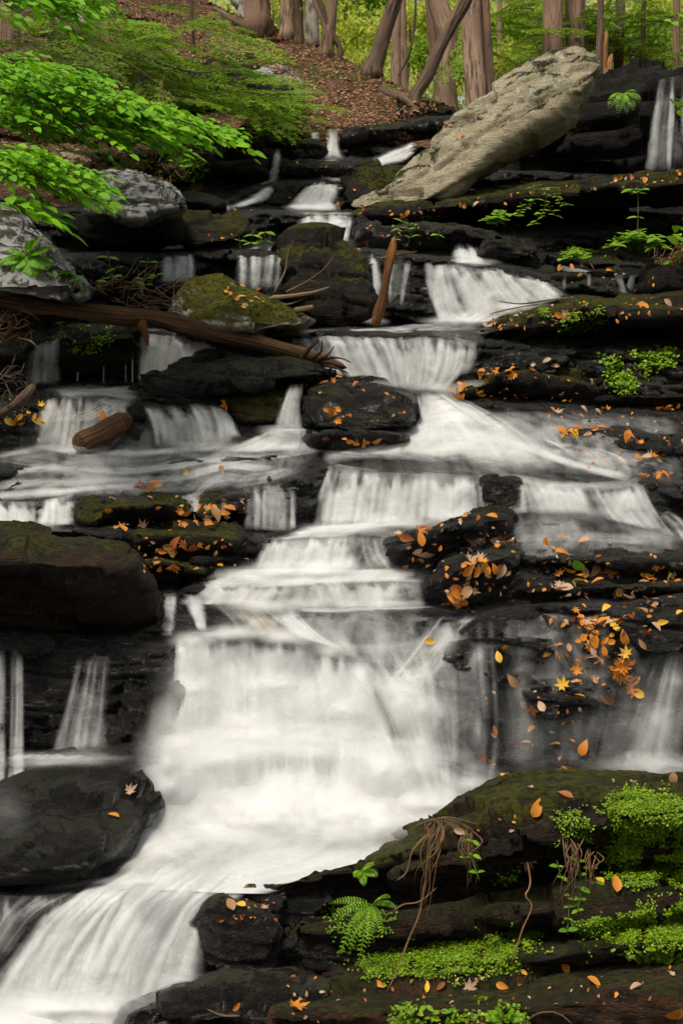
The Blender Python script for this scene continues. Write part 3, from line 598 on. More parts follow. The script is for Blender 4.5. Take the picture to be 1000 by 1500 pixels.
# ------------------------------------------------------------------ rocks
def chaikin(R, it=2, w=0.25):
    for _ in range(it):
        a = R; b = np.roll(R, -1, 0)
        R = np.stack([a * (1-w) + b * w, a * w + b * (1-w)], 1).reshape(-1, R.shape[1])
    return R
def resamp_closed(R, n):
    Q = np.vstack([R, R[:1]]); d = np.r_[0, np.cumsum(np.sqrt((np.diff(Q[:, :3], axis=0) ** 2).sum(1)))]
    t = np.linspace(0, d[-1], n, endpoint=False)
    return np.stack([np.interp(t, d, Q[:, k]) for k in range(Q.shape[1])], 1)
def normals(V, wrap=True):
    du = np.gradient(V, axis=0); dv = (np.roll(V, -1, 1) - np.roll(V, 1, 1)) if wrap else np.gradient(V, axis=1)
    n = np.cross(du, dv); return n / (np.linalg.norm(n, axis=2, keepdims=True) + 1e-9)
def loft(name, stations, mat, amp=0.05, st=0.05, sh=0.09, fac=1.0, sl=0.0, cap=0.08, nring=56, res=5.0, it=2, seed=0, fine=0.012, flip=False, solid=True, **props):
    """stations: list of closed rings of (px, py, Y) control points, all the same length"""
    S = np.array(stations, float)
    ln = np.hypot(*(np.diff(S[:, :, :2].mean(1), axis=0)).T).sum()
    n = int(max(14, ln / res)); k = len(S)
    d = np.r_[0, np.cumsum(np.hypot(*(np.diff(S[:, :, :2].mean(1), axis=0)).T))]
    Q = crv2(S, d, n)
    R = []
    for i in range(n):
        r3 = np.stack(P(Q[i, :, 0], Q[i, :, 1], Q[i, :, 2]), 1)
        r3 = resamp_closed(chaikin(r3, it), nring)
        t = i / (n-1); c = r3.mean(0)
        e = min(t, 1-t) / cap
        if e < 1:
            s = math.sqrt(max(0.0, 1 - (1-e)**2)); r3 = c + (r3 - c) * max(s, 0.01)
        R.append(r3)
    V = np.array(R)
    N = normals(V); c = V.mean(1, keepdims=True)
    th = float(np.median(np.ptp(V[..., 2], axis=1))); amp = min(amp, 0.16 * th); st = min(st, 0.35 * th); fine = min(fine, 0.06 * th); fs = min(9.0, max(2.2, 0.8 / th))
    sg = np.sign((N * (V - c)).sum(2).mean()); N = N * (sg if sg else 1)
    x, y, z = V[..., 0], V[..., 1], V[..., 2]
    e = fbm(x*2.5 + seed, y*2.5, z*3.5, 5)[..., None] * amp + fbm(x*14 + seed, y*14, z*18, 4)[..., None] * fine
    Nh = N.copy(); Nh[..., 2] = 0
    e = e * 0.8 + (facets(x, y, z, fs, 2.2, seed)[..., None] * amp * 1.7 + facets(x, y, z, fs * 3, 1.8, seed + 3)[..., None] * amp * 0.3) * fac
    V = V + N * e + (N if sl else Nh) * ((strata(x, y, z + sl * x, sh, seed) - 0.4)[..., None] * st)
    f = gridfaces(n, nring, True)
    if sg < 0: f = f[:, ::-1]
    # end fans
    TRI.append((V.reshape(-1, 3), f)) if solid else None
    m = V.reshape(-1, 3)
    return place(name, m, f if not flip else f[:, ::-1], M[mat] if isinstance(mat, str) else mat, **props)
def crv2(S, d, n):
    t = np.linspace(0, d[-1], n); m = np.gradient(S, d, axis=0) if len(S) > 2 else np.repeat(((S[1]-S[0])/d[-1])[None], 2, 0)
    k = len(S); i = np.clip(np.searchsorted(d, t, 'right') - 1, 0, k - 2); h = (d[i+1] - d[i]); s = (t - d[i]) / h
    s = s[:, None, None]; h = h[:, None, None]
    return (2*s**3-3*s**2+1)*S[i] + (s**3-2*s**2+s)*h*m[i] + (-2*s**3+3*s**2)*S[i+1] + (s**3-s**2)*h*m[i+1]
def ledge(name, back, lip, bot, mat='wet', prot=0.12, und=0.12, Y=None, bul=0.03, depth=0.35, nst=None, **kw):
    x0 = max(back[0][0], lip[0][0], bot[0][0]); x1 = min(back[-1][0], lip[-1][0], bot[-1][0])
    k = nst or max(4, int((x1 - x0) / 45))
    ST = []
    xs = np.linspace(x0, x1, k); Yls = []
    for x in xs:
        yb, yl, yo = poly(back, x), poly(lip, x), poly(bot, x)
        Yls.append(min(samp(D1, x, yy) for yy in np.linspace(yl, yo, 5)) - prot if Y is None else (poly(Y, x) if isinstance(Y, list) else Y))
    Yls = smooth1(np.array(Yls), 1, 0) if Y is None and k > 5 else Yls
    for x, Yl in zip(xs, Yls):
        yb, yl, yo = poly(back, x), poly(lip, x), poly(bot, x); h = yo - yl
        Yb = Yl + depth + (yl - yb) / F * Yl * 0.8
        ST.append([(x, yb, Yb), (x, yb*0.55+yl*0.45, Yl*0.45+Yb*0.55-0.03), (x, yl, Yl), (x, yl+0.12*h, Yl-bul), (x, yl+.55*h, Yl - bul*0.3 + und*0.25), (x, yo, Yl+und), (x, yo-0.1*h, Yb+0.2), (x, yl*0.5+yo*0.5, Yb+0.25)])
    return loft(name, ST, mat, **kw)
def boulder(name, outline, Y, T, mat, tilt=0.0, pw=0.55, amp=0.06, st=0.05, sh=0.1, seed=0, n=72, m=44, fine=0.012, cxy=None, **props):
    O = resamp_closed(chaikin(np.array([(a, b) for a, b in outline], float), 2), 200)
    cx, cy = cxy or O.mean(0)
    th = np.arctan2(O[:, 1]-cy, O[:, 0]-cx); r = np.hypot(O[:, 1]-cy, O[:, 0]-cx)
    o = np.argsort(th); T0 = np.linspace(-np.pi, np.pi, n, endpoint=False)
    rr = np.interp(T0, np.r_[th[o]-2*np.pi, th[o], th[o]+2*np.pi], np.r_[r[o], r[o], r[o]])
    ph = np.linspace(-np.pi/2, np.pi/2, m)
    s = np.clip(np.cos(ph), 0, 1) ** pw
    px = cx + s[:, None] * (rr * np.cos(T0))[None]; py = cy + s[:, None] * (rr * np.sin(T0))[None]
    H = np.ptp(O[:, 1])
    dy = np.sign(np.sin(ph)) * np.abs(np.sin(ph)) ** 0.8
    YY = Y - T * dy[:, None] + tilt * (cy - py) / H
    V = np.stack(P(px, py, YY), -1)
    N = normals(V); c = V.reshape(-1, 3).mean(0); sg = np.sign((N * (V - c)).sum()); N *= sg
    th = min(float(np.ptp(V[..., 2])), float(np.ptp(V[..., 0]))); amp = min(amp, 0.10 * th); st = min(st, 0.14 * th); fine = min(fine, 0.03 * th); fs = min(9.0, 1.5 / th)
    x, y, z = V[..., 0], V[..., 1], V[..., 2]
    Nh = N.copy(); Nh[..., 2] *= 0.2
    edge = s[:, None, None] * 0 + 1
    V = V + N * (fbm(x*2.6+seed, y*2.6, z*2.6, 5)[..., None]*amp + fbm(x*13+seed, y*13, z*13, 4)[..., None]*fine + facets(x, y, z, fs, 1.5, seed)[..., None]*amp*1.7 + facets(x, y, z, fs*3, 1.5, seed+3)[..., None]*amp*0.35) + Nh * ((strata(x, y, z, sh, seed) - 0.4)[..., None]*st)
    f = gridfaces(m, n, True)
    if sg < 0: f = f[:, ::-1]
    TRI.append((V.reshape(-1, 3), f))
    return place(name, V.reshape(-1, 3), f, M[mat], **props)
R = dict(category='rock')
# leaning slab
loft('leaning_slab', [
 [(508,304,10.2),(512,296,10.4),(520,298,10.1),(530,306,9.95),(525,312,10.1)],
 [(540,280,10.3),(556,272,10.2),(580,290,9.95),(600,304,9.85),(560,318,10.3)],
 [(590,238,10.25),(612,234,10.1),(640,262,9.8),(672,282,9.7),(640,300,10.4)],
 [(632,200,10.2),(652,192,10.05),(682,226,9.7),(712,246,9.6),(690,275,10.4)],
 [(672,160,10.15),(694,152,10.0),(730,184,9.65),(762,204,9.55),(740,240,10.4)],
 [(718,130,10.1),(738,120,9.95),(780,152,9.6),(822,172,9.5),(796,212,10.3)],
 [(772,92,10.05),(790,84,9.9),(824,114,9.6),(860,134,9.5),(838,168,10.2)],
 [(820,74,10.0),(838,68,9.9),(864,90,9.65),(880,106,9.55),(864,130,10.0)],
 [(852,70,9.95),(862,70,9.9),(872,86,9.75),(882,100,9.7),(872,112,9.9)]],
 'grey', amp=0.035, st=0.075, sh=0.26, sl=-0.62, cap=0.05, nring=100, res=3, it=2, seed=5, fine=0.016, fac=0.9, label='long pale grey slab of rock leaning up to the right over a black hollow', **R)
# lichen boulders on the left
boulder('lichen_boulder', [(120,300),(128,262),(150,240),(185,248),(225,268),(262,292),(268,310),(235,312),(200,330),(160,316),(130,318)], 8.3, 0.5, 'lichen', tilt=1.2, seed=2, pw=0.45,
        label='rounded boulder splashed with white lichen, below the green branch on the left', **R)
boulder('lichen_boulder', [(-60,330),(-20,305),(20,312),(38,345),(70,358),(95,395),(140,425),(120,445),(40,440),(-60,430)], 7.0, 0.45, 'lichen', tilt=0.9, seed=8, pw=0.45,
        label='mossy white-spotted boulder cut off by the left edge of the picture', **R)
boulder('flat_rock', [(60,225),(90,220),(125,232),(128,246),(90,250),(62,240)], 8.6, 0.3, 'grey', seed=4, label='small flat brown-grey stone on the soil above the white-lichened boulder', **R)
boulder('undercut_rock', [(90,318),(150,316),(250,312),(275,330),(268,360),(180,368),(110,360),(80,335)], 8.75, 0.4, 'cliff', seed=1, label='black shadowed rock face under the white-lichened boulder', **R)
boulder('mossy_boulder', [(258,462),(275,425),(300,408),(330,408),(372,436),(408,452),(440,470),(462,478),(380,486),(280,484)], 7.35, 0.4, 'mosslichen', tilt=0.9, seed=3, pw=0.5,
        label='low yellow-green moss boulder with pale patches, just above the fallen log', **R)
boulder('mossy_rock', [(252,340),(275,315),(320,308),(360,322),(372,345),(340,358),(285,365),(258,358)], 9.0, 0.4, 'mossy', tilt=0.5, seed=9, label='dark mossy rock left of the upper cascade', **R)
boulder('mossy_rock', [(440,345),(470,340),(505,352),(535,380),(560,440),(545,475),(470,478),(425,440),(405,380),(420,355)], 8.45, 0.35, 'mossy', tilt=0.3, seed=12, label='black rock with a moss cap directly under the short square fall', **R)
boulder('wet_boulder', [(420,215),(445,203),(468,207),(475,228),(455,240),(425,238)], 12.0, 0.3, 'mossy', seed=6, label='round dark boulder between the two topmost threads of water', **R)
boulder('mossy_rock', [(496,262),(515,248),(545,243),(590,238),(600,262),(560,290),(520,305),(500,295)], 10.75, 0.3, 'mossy', tilt=0.4, seed=7, label='mossy rock tucked behind the foot of the leaning slab', **R)
ledge('rock_ledge', [(412,240),(450,236),(500,237),(520,240)], [(410,243),(450,240),(500,241),(525,243)], [(410,262),(450,262),(500,262),(525,262)], 'wet', prot=0.15, label='thin dripping ledge high up with orange leaves along its lip', **R)
ledge('rock_ledge', [(330,196),(380,178),(430,172),(460,190)], [(325,206),(380,196),(430,190),(470,204)], [(320,240),(380,225),(430,215),(470,222)], 'mossy', prot=0.2, und=0.3, label='moss-topped ledge at the left end of the top step', **R)
ledge('rock_ledge', [(500,186),(560,178),(620,172),(680,166)], [(500,192),(560,186),(620,182),(680,178)], [(500,218),(560,208),(620,200),(680,200)], 'wet', prot=0.15, und=0.2, label='dark wet ledge below the leaf-covered bank', **R)
boulder('bank_rock', [(575,170),(590,156),(625,150),(655,155),(672,168),(640,180),(590,180)], 13.2, 0.4, 'mossy', seed=2, label='rounded mossy rock at the foot of the slanting trunk', **R)
ledge('rock_ledge', [(235,240),(300,230),(380,235),(395,245)], [(232,250),(300,240),(380,245),(395,250)], [(230,280),(300,278),(380,268),(395,266)], 'cliff', prot=0.2, und=0.25, label='black mossy ledge left of the thin twin thread', **R)
ledge('rock_ledge', [(235,284),(280,282),(330,292)], [(235,292),(280,291),(332,302)], [(235,314),(280,312),(332,314)], 'cliff', prot=0.25, und=0.2, label='low black ledge crossed by the first leaning ribbon of water', **R)
# hillside outcrop
ledge('outcrop', [(180,85),(250,95),(320,80),(400,75),(445,110)], [(178,100),(250,108),(320,98),(400,95),(446,125)], [(185,150),(250,155),(320,150),(400,150),(440,155)], 'mossy', prot=0.35, und=0.5, amp=0.15, label='dark mossy outcrop on the leafy bank', **R)
boulder('mossy_rock', [(355,120),(385,95),(425,98),(445,125),(440,155),(395,158),(360,150)], 13.0, 0.5, 'lichen', tilt=0.6, seed=13, label='pale lichened rock with black cracks on the bank beside the brown litter', **R)
boulder('hollow_shade_rock', [(186,112),(250,100),(330,112),(400,118),(432,136),(425,156),(380,160),(260,160),(200,146)], 11.9, 0.5, 'cliff', seed=81, label='black-coloured rock standing in for the shade of the hollow under the bank outcrop at upper left', **R)  # dark rock put in for the recess; its shade is in the colour
# back cliff top right
ledge('cliff', [(660,170),(740,150),(800,125),(870,118),(940,108),(1100,104)], [(655,180),(740,160),(800,136),(870,130),(940,120),(1100,116)], [(640,310),(740,290),(840,290),(940,285),(1100,280)], 'cliff', Y=[(640,11.6),(760,11.2),(900,10.6),(1100,10.3)], und=0.3, depth=1.2, st=0.3, sh=0.22, amp=0.14, res=4, nring=90,
      label='black layered rock wall behind the leaning slab', category='cliff')
# right hand shelves
ledge('rock_shelf', [(515,302),(600,296),(690,284),(760,270),(850,266),(940,252),(1100,236)], [(515,308),(600,305),(690,296),(760,286),(850,282),(940,270),(1100,256)], [(515,330),(600,345),(690,320),(760,310),(850,305),(940,300),(1100,290)], 'mossy',
      Y=[(500,9.7),(700,9.3),(850,8.9),(1100,8.5)], und=0.45, depth=0.9, st=0.12, sh=0.07, res=4, nring=80, label='long moss-covered shelf running from the slab foot to the right edge', **R)
ledge('rock_shelf', [(520,330),(600,328),(690,330),(740,345)], [(520,336),(600,336),(690,338),(740,352)], [(520,375),(600,370),(660,362),(740,372)], 'wet', Y=9.0, und=0.2, label='dark shelf with scattered leaves left of the stepped fan of water', **R)
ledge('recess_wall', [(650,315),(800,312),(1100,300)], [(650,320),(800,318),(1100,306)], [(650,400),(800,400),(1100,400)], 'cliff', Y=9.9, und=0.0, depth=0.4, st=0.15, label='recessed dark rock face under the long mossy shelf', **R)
ledge('rock_shelf', [(690,344),(760,346),(800,368)], [(690,352),(750,354),(808,376)], [(694,388),(760,402),(812,408)], 'wet', Y=8.75, und=0.15, amp=0.08, cap=0.2, label='black slanting rock just right of the stepped fan of water', **R)
ledge('rock_shelf', [(800,362),(860,366),(930,372),(960,378)], [(800,372),(860,380),(930,388),(960,392)], [(800,392),(860,396),(930,402),(960,404)], 'mossy', Y=8.95, und=0.1, label='mossy shelf holding the fern, above the small side fall', **R)
ledge('rock_shelf', [(800,396),(870,396),(940,398)], [(798,402),(870,402),(940,404)], [(800,440),(870,440),(940,444)], 'wet', Y=8.55, und=0.25, label='dripping block with the small side fall', **R)
boulder('dark_rock', [(935,400),(960,392),(1100,385),(1100,450),(950,448),(935,430)], 8.4, 0.5, 'cliff', seed=21, label='black rock right of the small side fall', **R)
ledge('rock_slab', [(680,478),(760,452),(830,437),(900,434),(1100,428)], [(684,492),(760,474),(830,462),(900,458),(1100,452)], [(690,512),(760,500),(840,492),(900,490),(1100,486)], 'mossy',
      Y=[(680,7.55),(800,7.3),(1100,7.0)], und=0.35, depth=0.9, st=0.06, res=4, nring=80, label='broad mossy slab strewn with leaves right of the wide fall', **R)
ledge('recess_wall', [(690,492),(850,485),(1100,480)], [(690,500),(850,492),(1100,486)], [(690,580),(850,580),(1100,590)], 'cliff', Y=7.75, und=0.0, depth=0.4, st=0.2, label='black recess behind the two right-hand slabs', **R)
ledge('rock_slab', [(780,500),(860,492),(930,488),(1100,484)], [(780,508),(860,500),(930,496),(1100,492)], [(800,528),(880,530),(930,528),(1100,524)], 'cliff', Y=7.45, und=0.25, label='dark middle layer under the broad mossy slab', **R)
ledge('rock_slab', [(652,574),(700,545),(760,529),(830,530),(870,545),(900,560)], [(655,582),(700,560),(760,546),(830,548),(880,562),(905,575)], [(665,592),(700,594),(760,592),(830,592),(870,594),(905,594)], 'mossy',
      Y=7.0, und=0.15, depth=0.6, amp=0.07, st=0.05, res=4, cap=0.12, label='hump-backed mossy rock with orange leaves beside the white rush', **R)
ledge('rock_slab', [(870,575),(930,572),(1100,566)], [(870,582),(930,580),(1100,574)], [(870,600),(930,602),(1100,602)], 'cliff', Y=6.9, und=0.2, label='dark slab with a bright moss tuft near the right edge', **R)
# middle
loft('dark_slab', [
 [(198,572,6.9),(205,560,7.1),(200,566,6.85),(200,574,6.8),(202,580,6.9)],
 [(232,540,7.0),(260,534,6.9),(250,556,6.6),(240,578,6.65),(245,584,6.9)],
 [(290,524,7.0),(320,522,6.8),(320,545,6.5),(310,578,6.55),(300,584,6.8)],
 [(370,526,7.0),(400,526,6.8),(400,545,6.5),(385,566,6.5),(370,574,6.8)],
 [(440,530,7.0),(460,532,6.8),(462,545,6.6),(450,554,6.6),(440,558,6.8)],
 [(486,542,7.0),(492,544,6.9),(494,548,6.8),(488,552,6.8),(484,552,6.9)]],
 'wet', amp=0.05, st=0.10, sh=0.06, cap=0.06, nring=80, res=3, seed=17, label='flat black slab lying below the fallen log', **R)
boulder('dark_rock', [(280,516),(300,510),(350,512),(372,520),(350,530),(285,530)], 7.05, 0.15, 'wet', seed=31, label='small black rock wedged between log and flat black slab', **R)
boulder('mossy_rock', [(322,585),(350,568),(400,560),(445,560),(440,590),(425,625),(360,628),(330,610)], 6.85, 0.3, 'mossy', tilt=0.4, seed=33, label='bright mossy rock left of the narrow chute', **R)
boulder('wet_boulder', [(440,590),(450,562),(478,552),(520,556),(556,556),(592,572),(612,582),(618,606),(606,628),(560,634),(480,636),(442,630)], 6.7, 0.35, 'wet', tilt=0.5, seed=34, pw=0.45, n=110, m=64, fine=0.02, label='big glistening black boulder with leaves in the middle of the stream', **R)
ledge('wet_ledge', [(440,630),(500,624),(560,624),(600,632)], [(440,636),(500,632),(560,632),(602,638)], [(440,655),(500,662),(560,655),(600,648)], 'wet', prot=0.12, und=0.08, label='low wet shelf at the foot of the big black boulder', **R)
ledge('rock_ledge', [(96,492),(150,478),(200,474)], [(94,500),(150,490),(202,486)], [(96,566),(150,566),(200,566)], 'mossy', prot=0.08, und=0.25, label='dripping mossy block between the two left-hand falls', **R)
ledge('rock_ledge', [(150,735),(180,724),(230,718),(275,728),(292,742)], [(148,746),(180,736),(230,732),(275,742),(292,750)], [(150,768),(180,770),(230,768),(275,766),(292,764)], 'mossy', prot=0.12, und=0.1, res=3, label='leafy mossy rock right of the white fall on the left edge', **R)
boulder('mossy_rock', [(285,735),(300,720),(335,720),(350,740),(330,765),(290,762)], 5.65, 0.16, 'mossy', tilt=0.2, seed=42, label='small round mossy rock in the rippled shallows', **R)
boulder('mossy_rock', [(112,745),(125,728),(150,730),(160,755),(140,772),(115,768)], 5.55, 0.15, 'mossy', tilt=0.2, seed=43, label='mossy stone touching the white fall on the left edge', **R)
ledge('rock_ledge', [(140,770),(200,764),(280,764),(355,770)], [(150,786),(200,780),(280,780),(366,792)], [(190,805),(250,820),(300,824),(368,826)], 'mossy', prot=0.1, und=0.12, res=3, label='leaf-littered mossy ledge above the dark undercut boulder', **R)
ledge('rock_ledge', [(200,814),(260,812),(330,822)], [(200,824),(260,824),(335,832)], [(205,850),(260,850),(320,845)], 'mossy', prot=0.14, und=0.12, res=3, label='lower leaf-littered ledge beside the white outflow', **R)
boulder('dark_rock', [(385,700),(398,695),(410,715),(408,740),(388,745)], 5.85, 0.08, 'wet', seed=44, label='tiny black stone dividing the thin middle falls', **R)
boulder('dark_rock', [(686,735),(690,705),(720,692),(765,700),(778,730),(765,752),(700,755)], 5.78, 0.12, 'wet', seed=45, label='black rock veiled by the wide middle fall', **R)
# right middle ledges with leaf piles
ledge('rock_ledge', [(548,800),(575,776),(640,760),(700,746),(756,744)], [(548,806),(575,788),(640,774),(700,758),(760,756)], [(560,832),(600,836),(640,832),(700,800),(758,780)], 'wet', prot=0.16, und=0.16, amp=0.07, st=0.08, res=3, cap=0.1, label='black tapering ledge with leaves, upper of the pair right of centre', **R)
ledge('rock_ledge', [(590,850),(640,828),(700,800),(765,790)], [(600,858),(640,842),(700,818),(768,806)], [(614,882),(650,892),(720,888),(768,850)], 'wet', prot=0.16, und=0.14, amp=0.07, res=3, cap=0.1, label='black ledge with a pile of orange leaves, lower of the pair right of centre', **R)
ledge('rock_ledge', [(740,808),(850,803),(940,806),(1100,806)], [(738,818),(850,816),(940,820),(1100,820)], [(745,836),(850,838),(940,850),(1100,848)], 'wet', prot=0.14, und=0.2, st=0.08, res=3, label='long black ledge by the green leaf, running to the right edge', **R)
ledge('rock_ledge', [(690,856),(800,848),(900,848),(1100,846)], [(690,864),(800,858),(900,860),(1100,856)], [(690,886),(800,880),(900,876),(1100,866)], 'wet', prot=0.06, und=0.08, st=0.06, label='thin wet ledge directly above the leaf-dotted face', **R)
boulder('dark_rock', [(800,900),(850,888),(880,900),(890,925),(850,935),(805,925)], 4.72, 0.12, 'wet', seed=51, label='dark bump on the leaf-dotted face under the thickest leaves', **R)
# left dark undercut boulder
loft('undercut_boulder', [
 [(-160,760,4.9),(-160,764,4.6),(-160,800,4.35),(-160,850,4.4),(-160,930,4.8),(-160,900,5.2),(-160,820,5.2)],
 [(-60,758,4.9),(-60,770,4.6),(-60,810,4.3),(-60,850,4.4),(-60,940,4.8),(-60,900,5.2),(-60,820,5.2)],
 [(20,760,4.9),(20,772,4.6),(20,812,4.3),(20,850,4.4),(20,938,4.8),(20,900,5.2),(20,820,5.2)],
 [(90,772,4.9),(90,786,4.6),(90,820,4.3),(90,855,4.4),(90,940,4.8),(90,900,5.2),(90,830,5.2)],
 [(150,778,4.9),(150,790,4.6),(155,820,4.35),(150,860,4.45),(150,944,4.8),(150,900,5.2),(150,830,5.2)],
 [(196,790,4.95),(200,804,4.7),(206,830,4.5),(205,870,4.55),(200,940,4.8),(200,900,5.2),(195,840,5.2)],
 [(222,830,5.0),(226,840,4.8),(232,860,4.7),(232,890,4.7),(230,930,4.85),(226,900,5.1),(222,850,5.1)]],
 'brownrock', fac=0.45, amp=0.05, st=0.05, sh=0.15, cap=0.03, nring=96, res=3, seed=61, label='large dark brown boulder overhanging the pool on the left', **R)
boulder('wet_boulder', [(168,960),(200,935),(250,930),(285,945),(290,985),(262,1040),(240,1095),(180,1098),(166,1040)], 4.62, 0.2, 'wet', tilt=0.2, seed=62, label='wet black rock between the faint side fall and the main fall', **R)
boulder('wet_boulder', [(-80,1150),(20,1120),(90,1102),(160,1095),(215,1098),(255,1112),(262,1140),(235,1190),(205,1235),(185,1275),(80,1290),(-80,1296)], 4.05, 0.4, 'veiled', tilt=0.9, seed=63, pw=0.62, amp=0.022, st=0.02, sh=0.07, fine=0.01, label='broad wet boulder with two leaves beside the foot of the main fall', **R)
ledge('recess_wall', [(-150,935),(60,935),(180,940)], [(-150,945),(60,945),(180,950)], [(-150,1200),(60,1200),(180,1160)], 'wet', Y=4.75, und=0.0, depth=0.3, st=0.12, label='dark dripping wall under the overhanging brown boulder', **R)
# foreground
FG = dict(res=3, nring=110)
ledge('foreground_ledge', [(318,1292),(380,1278),(460,1250),(530,1224),(600,1205),(650,1180),(710,1152),(780,1134),(850,1136),(920,1146),(1150,1140)],
      [(315,1306),(380,1298),(460,1278),(530,1262),(600,1244),(650,1226),(710,1204),(780,1180),(850,1168),(920,1172),(1150,1160)],
      [(322,1350),(380,1345),(460,1330),(530,1318),(600,1306),(650,1300),(710,1285),(780,1270),(850,1262),(920,1262),(1150,1250)], 'mossnear',
      Y=[(300,3.5),(500,3.42),(650,3.38),(780,3.34),(1150,3.2)], und=0.20, depth=0.5, amp=0.04, st=0.06, sh=0.055, cap=0.03, seed=71, label='dark moss-rimmed ledge across the lower right, highest of the near layers', **FG, **R)
ledge('foreground_ledge', [(560,1270),(700,1228),(800,1196),(880,1176),(1150,1165)], [(555,1280),(700,1240),(800,1208),(880,1188),(1150,1176)], [(560,1320),(700,1292),(800,1275),(880,1262),(1150,1250)], 'nearbrown',
      Y=[(540,3.36),(800,3.24),(1150,3.1)], und=0.2, depth=0.4, amp=0.04, st=0.08, sh=0.05, cap=0.06, seed=72, label='second near layer, under the moss-rimmed crest with the hanging roots', **FG, **R)
ledge('foreground_ledge', [(300,1340),(400,1345),(500,1335),(600,1330),(700,1318),(850,1300),(1150,1275)], [(298,1350),(400,1358),(500,1350),(600,1345),(700,1334),(850,1318),(1150,1290)], [(300,1440),(400,1440),(500,1400),(600,1390),(700,1375),(850,1362),(1150,1335)], 'nearbrown',
      Y=[(300,3.42),(500,3.38),(700,3.3),(1150,3.12)], und=0.22, depth=0.4, amp=0.05, st=0.08, sh=0.06, cap=0.03, seed=73, label='third near layer, dark face the hanging roots dangle over', **FG, **R)
ledge('foreground_ledge', [(480,1400),(600,1385),(760,1375),(900,1350),(1150,1335)], [(478,1425),(600,1415),(760,1400),(900,1385),(1150,1370)], [(480,1450),(600,1445),(760,1436),(900,1420),(1150,1410)], 'nearbrown',
      Y=[(480,3.2),(760,3.1),(1150,2.98)], und=0.05, depth=0.3, amp=0.03, cap=0.04, seed=74, label='green-carpeted near layer above the brown bottom shelf', **FG, **R)
ledge('foreground_shelf', [(380,1440),(500,1430),(700,1418),(850,1408),(1150,1390)], [(380,1478),(500,1474),(700,1470),(850,1462),(1150,1450)], [(380,1560),(500,1560),(700,1560),(850,1560),(1150,1560)], 'shelf',
      Y=[(380,2.95),(700,2.85),(1150,2.75)], und=0.1, depth=0.35, amp=0.03, st=0.03, cap=0.03, seed=75, label='brown soil-covered shelf along the bottom edge', **FG, **R)
ledge('wet_ledge', [(170,1476),(240,1450),(320,1426),(400,1420),(490,1430)], [(165,1486),(240,1466),(320,1446),(400,1444),(495,1450)], [(170,1560),(240,1560),(320,1560),(400,1560),(495,1560)], 'wetnear',
      Y=3.1, und=0.05, depth=0.4, amp=0.03, cap=0.08, seed=76, fine=0.02, label='low glistening rock at the foot of the last fall', **FG, **R)
boulder('wet_rock', [(285,1325),(320,1305),(380,1315),(410,1340),(420,1400),(400,1440),(330,1450),(285,1430),(275,1370)], 3.45, 0.16, 'wetnear', seed=77, amp=0.02, st=0.015, fine=0.012, label='sparkling wet rock right of the last fall', **R)
# ------------------------------------------------------------------ ray lookups on everything solid
def make_bvh():
    vs, fs = [], []; k = 0
    for V, f in TRI:
        vs += V.tolist(); fs += (np.asarray(f) + k).tolist(); k += len(V)
    return BVHTree.FromPolygons(vs, fs)
BVH = make_bvh()
def hit(px, py):
    d = Vector(((px - CX) / F, 1.0, (HZ - py) / F)).normalized()
    l, n, i, t = BVH.ray_cast(Vector((0, 0, 0)), d)
    if l is None: return None
    if n.dot(d) > 0: n = -n
    return l, n
def inpoly(pl, x, y):
    c = False; j = len(pl) - 1
    for i in range(len(pl)):
        if (pl[i][1] > y) != (pl[j][1] > y) and x < (pl[j][0]-pl[i][0]) * (y-pl[i][1]) / (pl[j][1]-pl[i][1]) + pl[i][0]: c = not c
        j = i
    return c
def rnd_in(pl):
    x0, x1 = min(p[0] for p in pl), max(p[0] for p in pl); y0, y1 = min(p[1] for p in pl), max(p[1] for p in pl)
    while True:
        x, y = random.uniform(x0, x1), random.uniform(y0, y1)
        if inpoly(pl, x, y): return x, y
def V3(px, py, Y): return np.array(((px - CX) * Y / F, Y, (HZ - py) * Y / F))

# ------------------------------------------------------------------ plant materials
def leaf_mat(name, cols, trans=0.35, rough=0.5, sc=6.0, tcol=None):
    t = NT(name); g = t.n('ShaderNodeNewGeometry'); r = g.outputs['Random Per Island']
    cr = t.n('ShaderNodeValToRGB', {0: t.math('FRACT', t.math('ADD', r, t.math('MULTIPLY', t.noise(g.outputs['Position'], sc, 3), 0.35)))})
    e = cr.color_ramp.elements
    while len(e) < len(cols): e.new(0.5)
    for i, c in enumerate(cols): e[i].position = i / max(1, len(cols)-1); e[i].color = c4(c)
    p = t.n('ShaderNodeBsdfPrincipled', {'Base Color': cr.outputs[0], 'Roughness': rough, 'Specular IOR Level': 0.3}).outputs[0]
    tr = t.n('ShaderNodeBsdfTranslucent', {'Color': t.mix(1.0, (0, 0, 0), cr.outputs[0]) if tcol is None else c4(tcol)}).outputs[0]
    return t.done(t.n('ShaderNodeMixShader', {0: trans, 1: p, 2: tr}).outputs[0])
def dead_mat(name, c, c2, rough=0.55):
    t = NT(name); g = t.n('ShaderNodeTexCoord').outputs['Object']
    oi = t.n('ShaderNodeObjectInfo').outputs['Random']
    n = t.noise(g, 30, 4, 0.6); n2 = t.noise(g, 110, 3)
    col = t.mix(t.mr(n, 0.4, 0.65), c, c2); col = t.mix(t.math('MULTIPLY', oi, 0.45), col, (c2[0]*0.6, c2[1]*0.5, c2[2]*0.5))
    col = t.mix(t.mr(n2, 0.62, 0.72, 0, 0.6), col, (0.10, 0.035, 0.01))
    p = t.n('ShaderNodeBsdfPrincipled', {'Base Color': col, 'Roughness': rough, 'Specular IOR Level': 0.4}).outputs[0]
    tr = t.n('ShaderNodeBsdfTranslucent', {'Color': col}).outputs[0]
    return t.done(t.n('ShaderNodeMixShader', {0: 0.2, 1: p, 2: tr}).outputs[0])
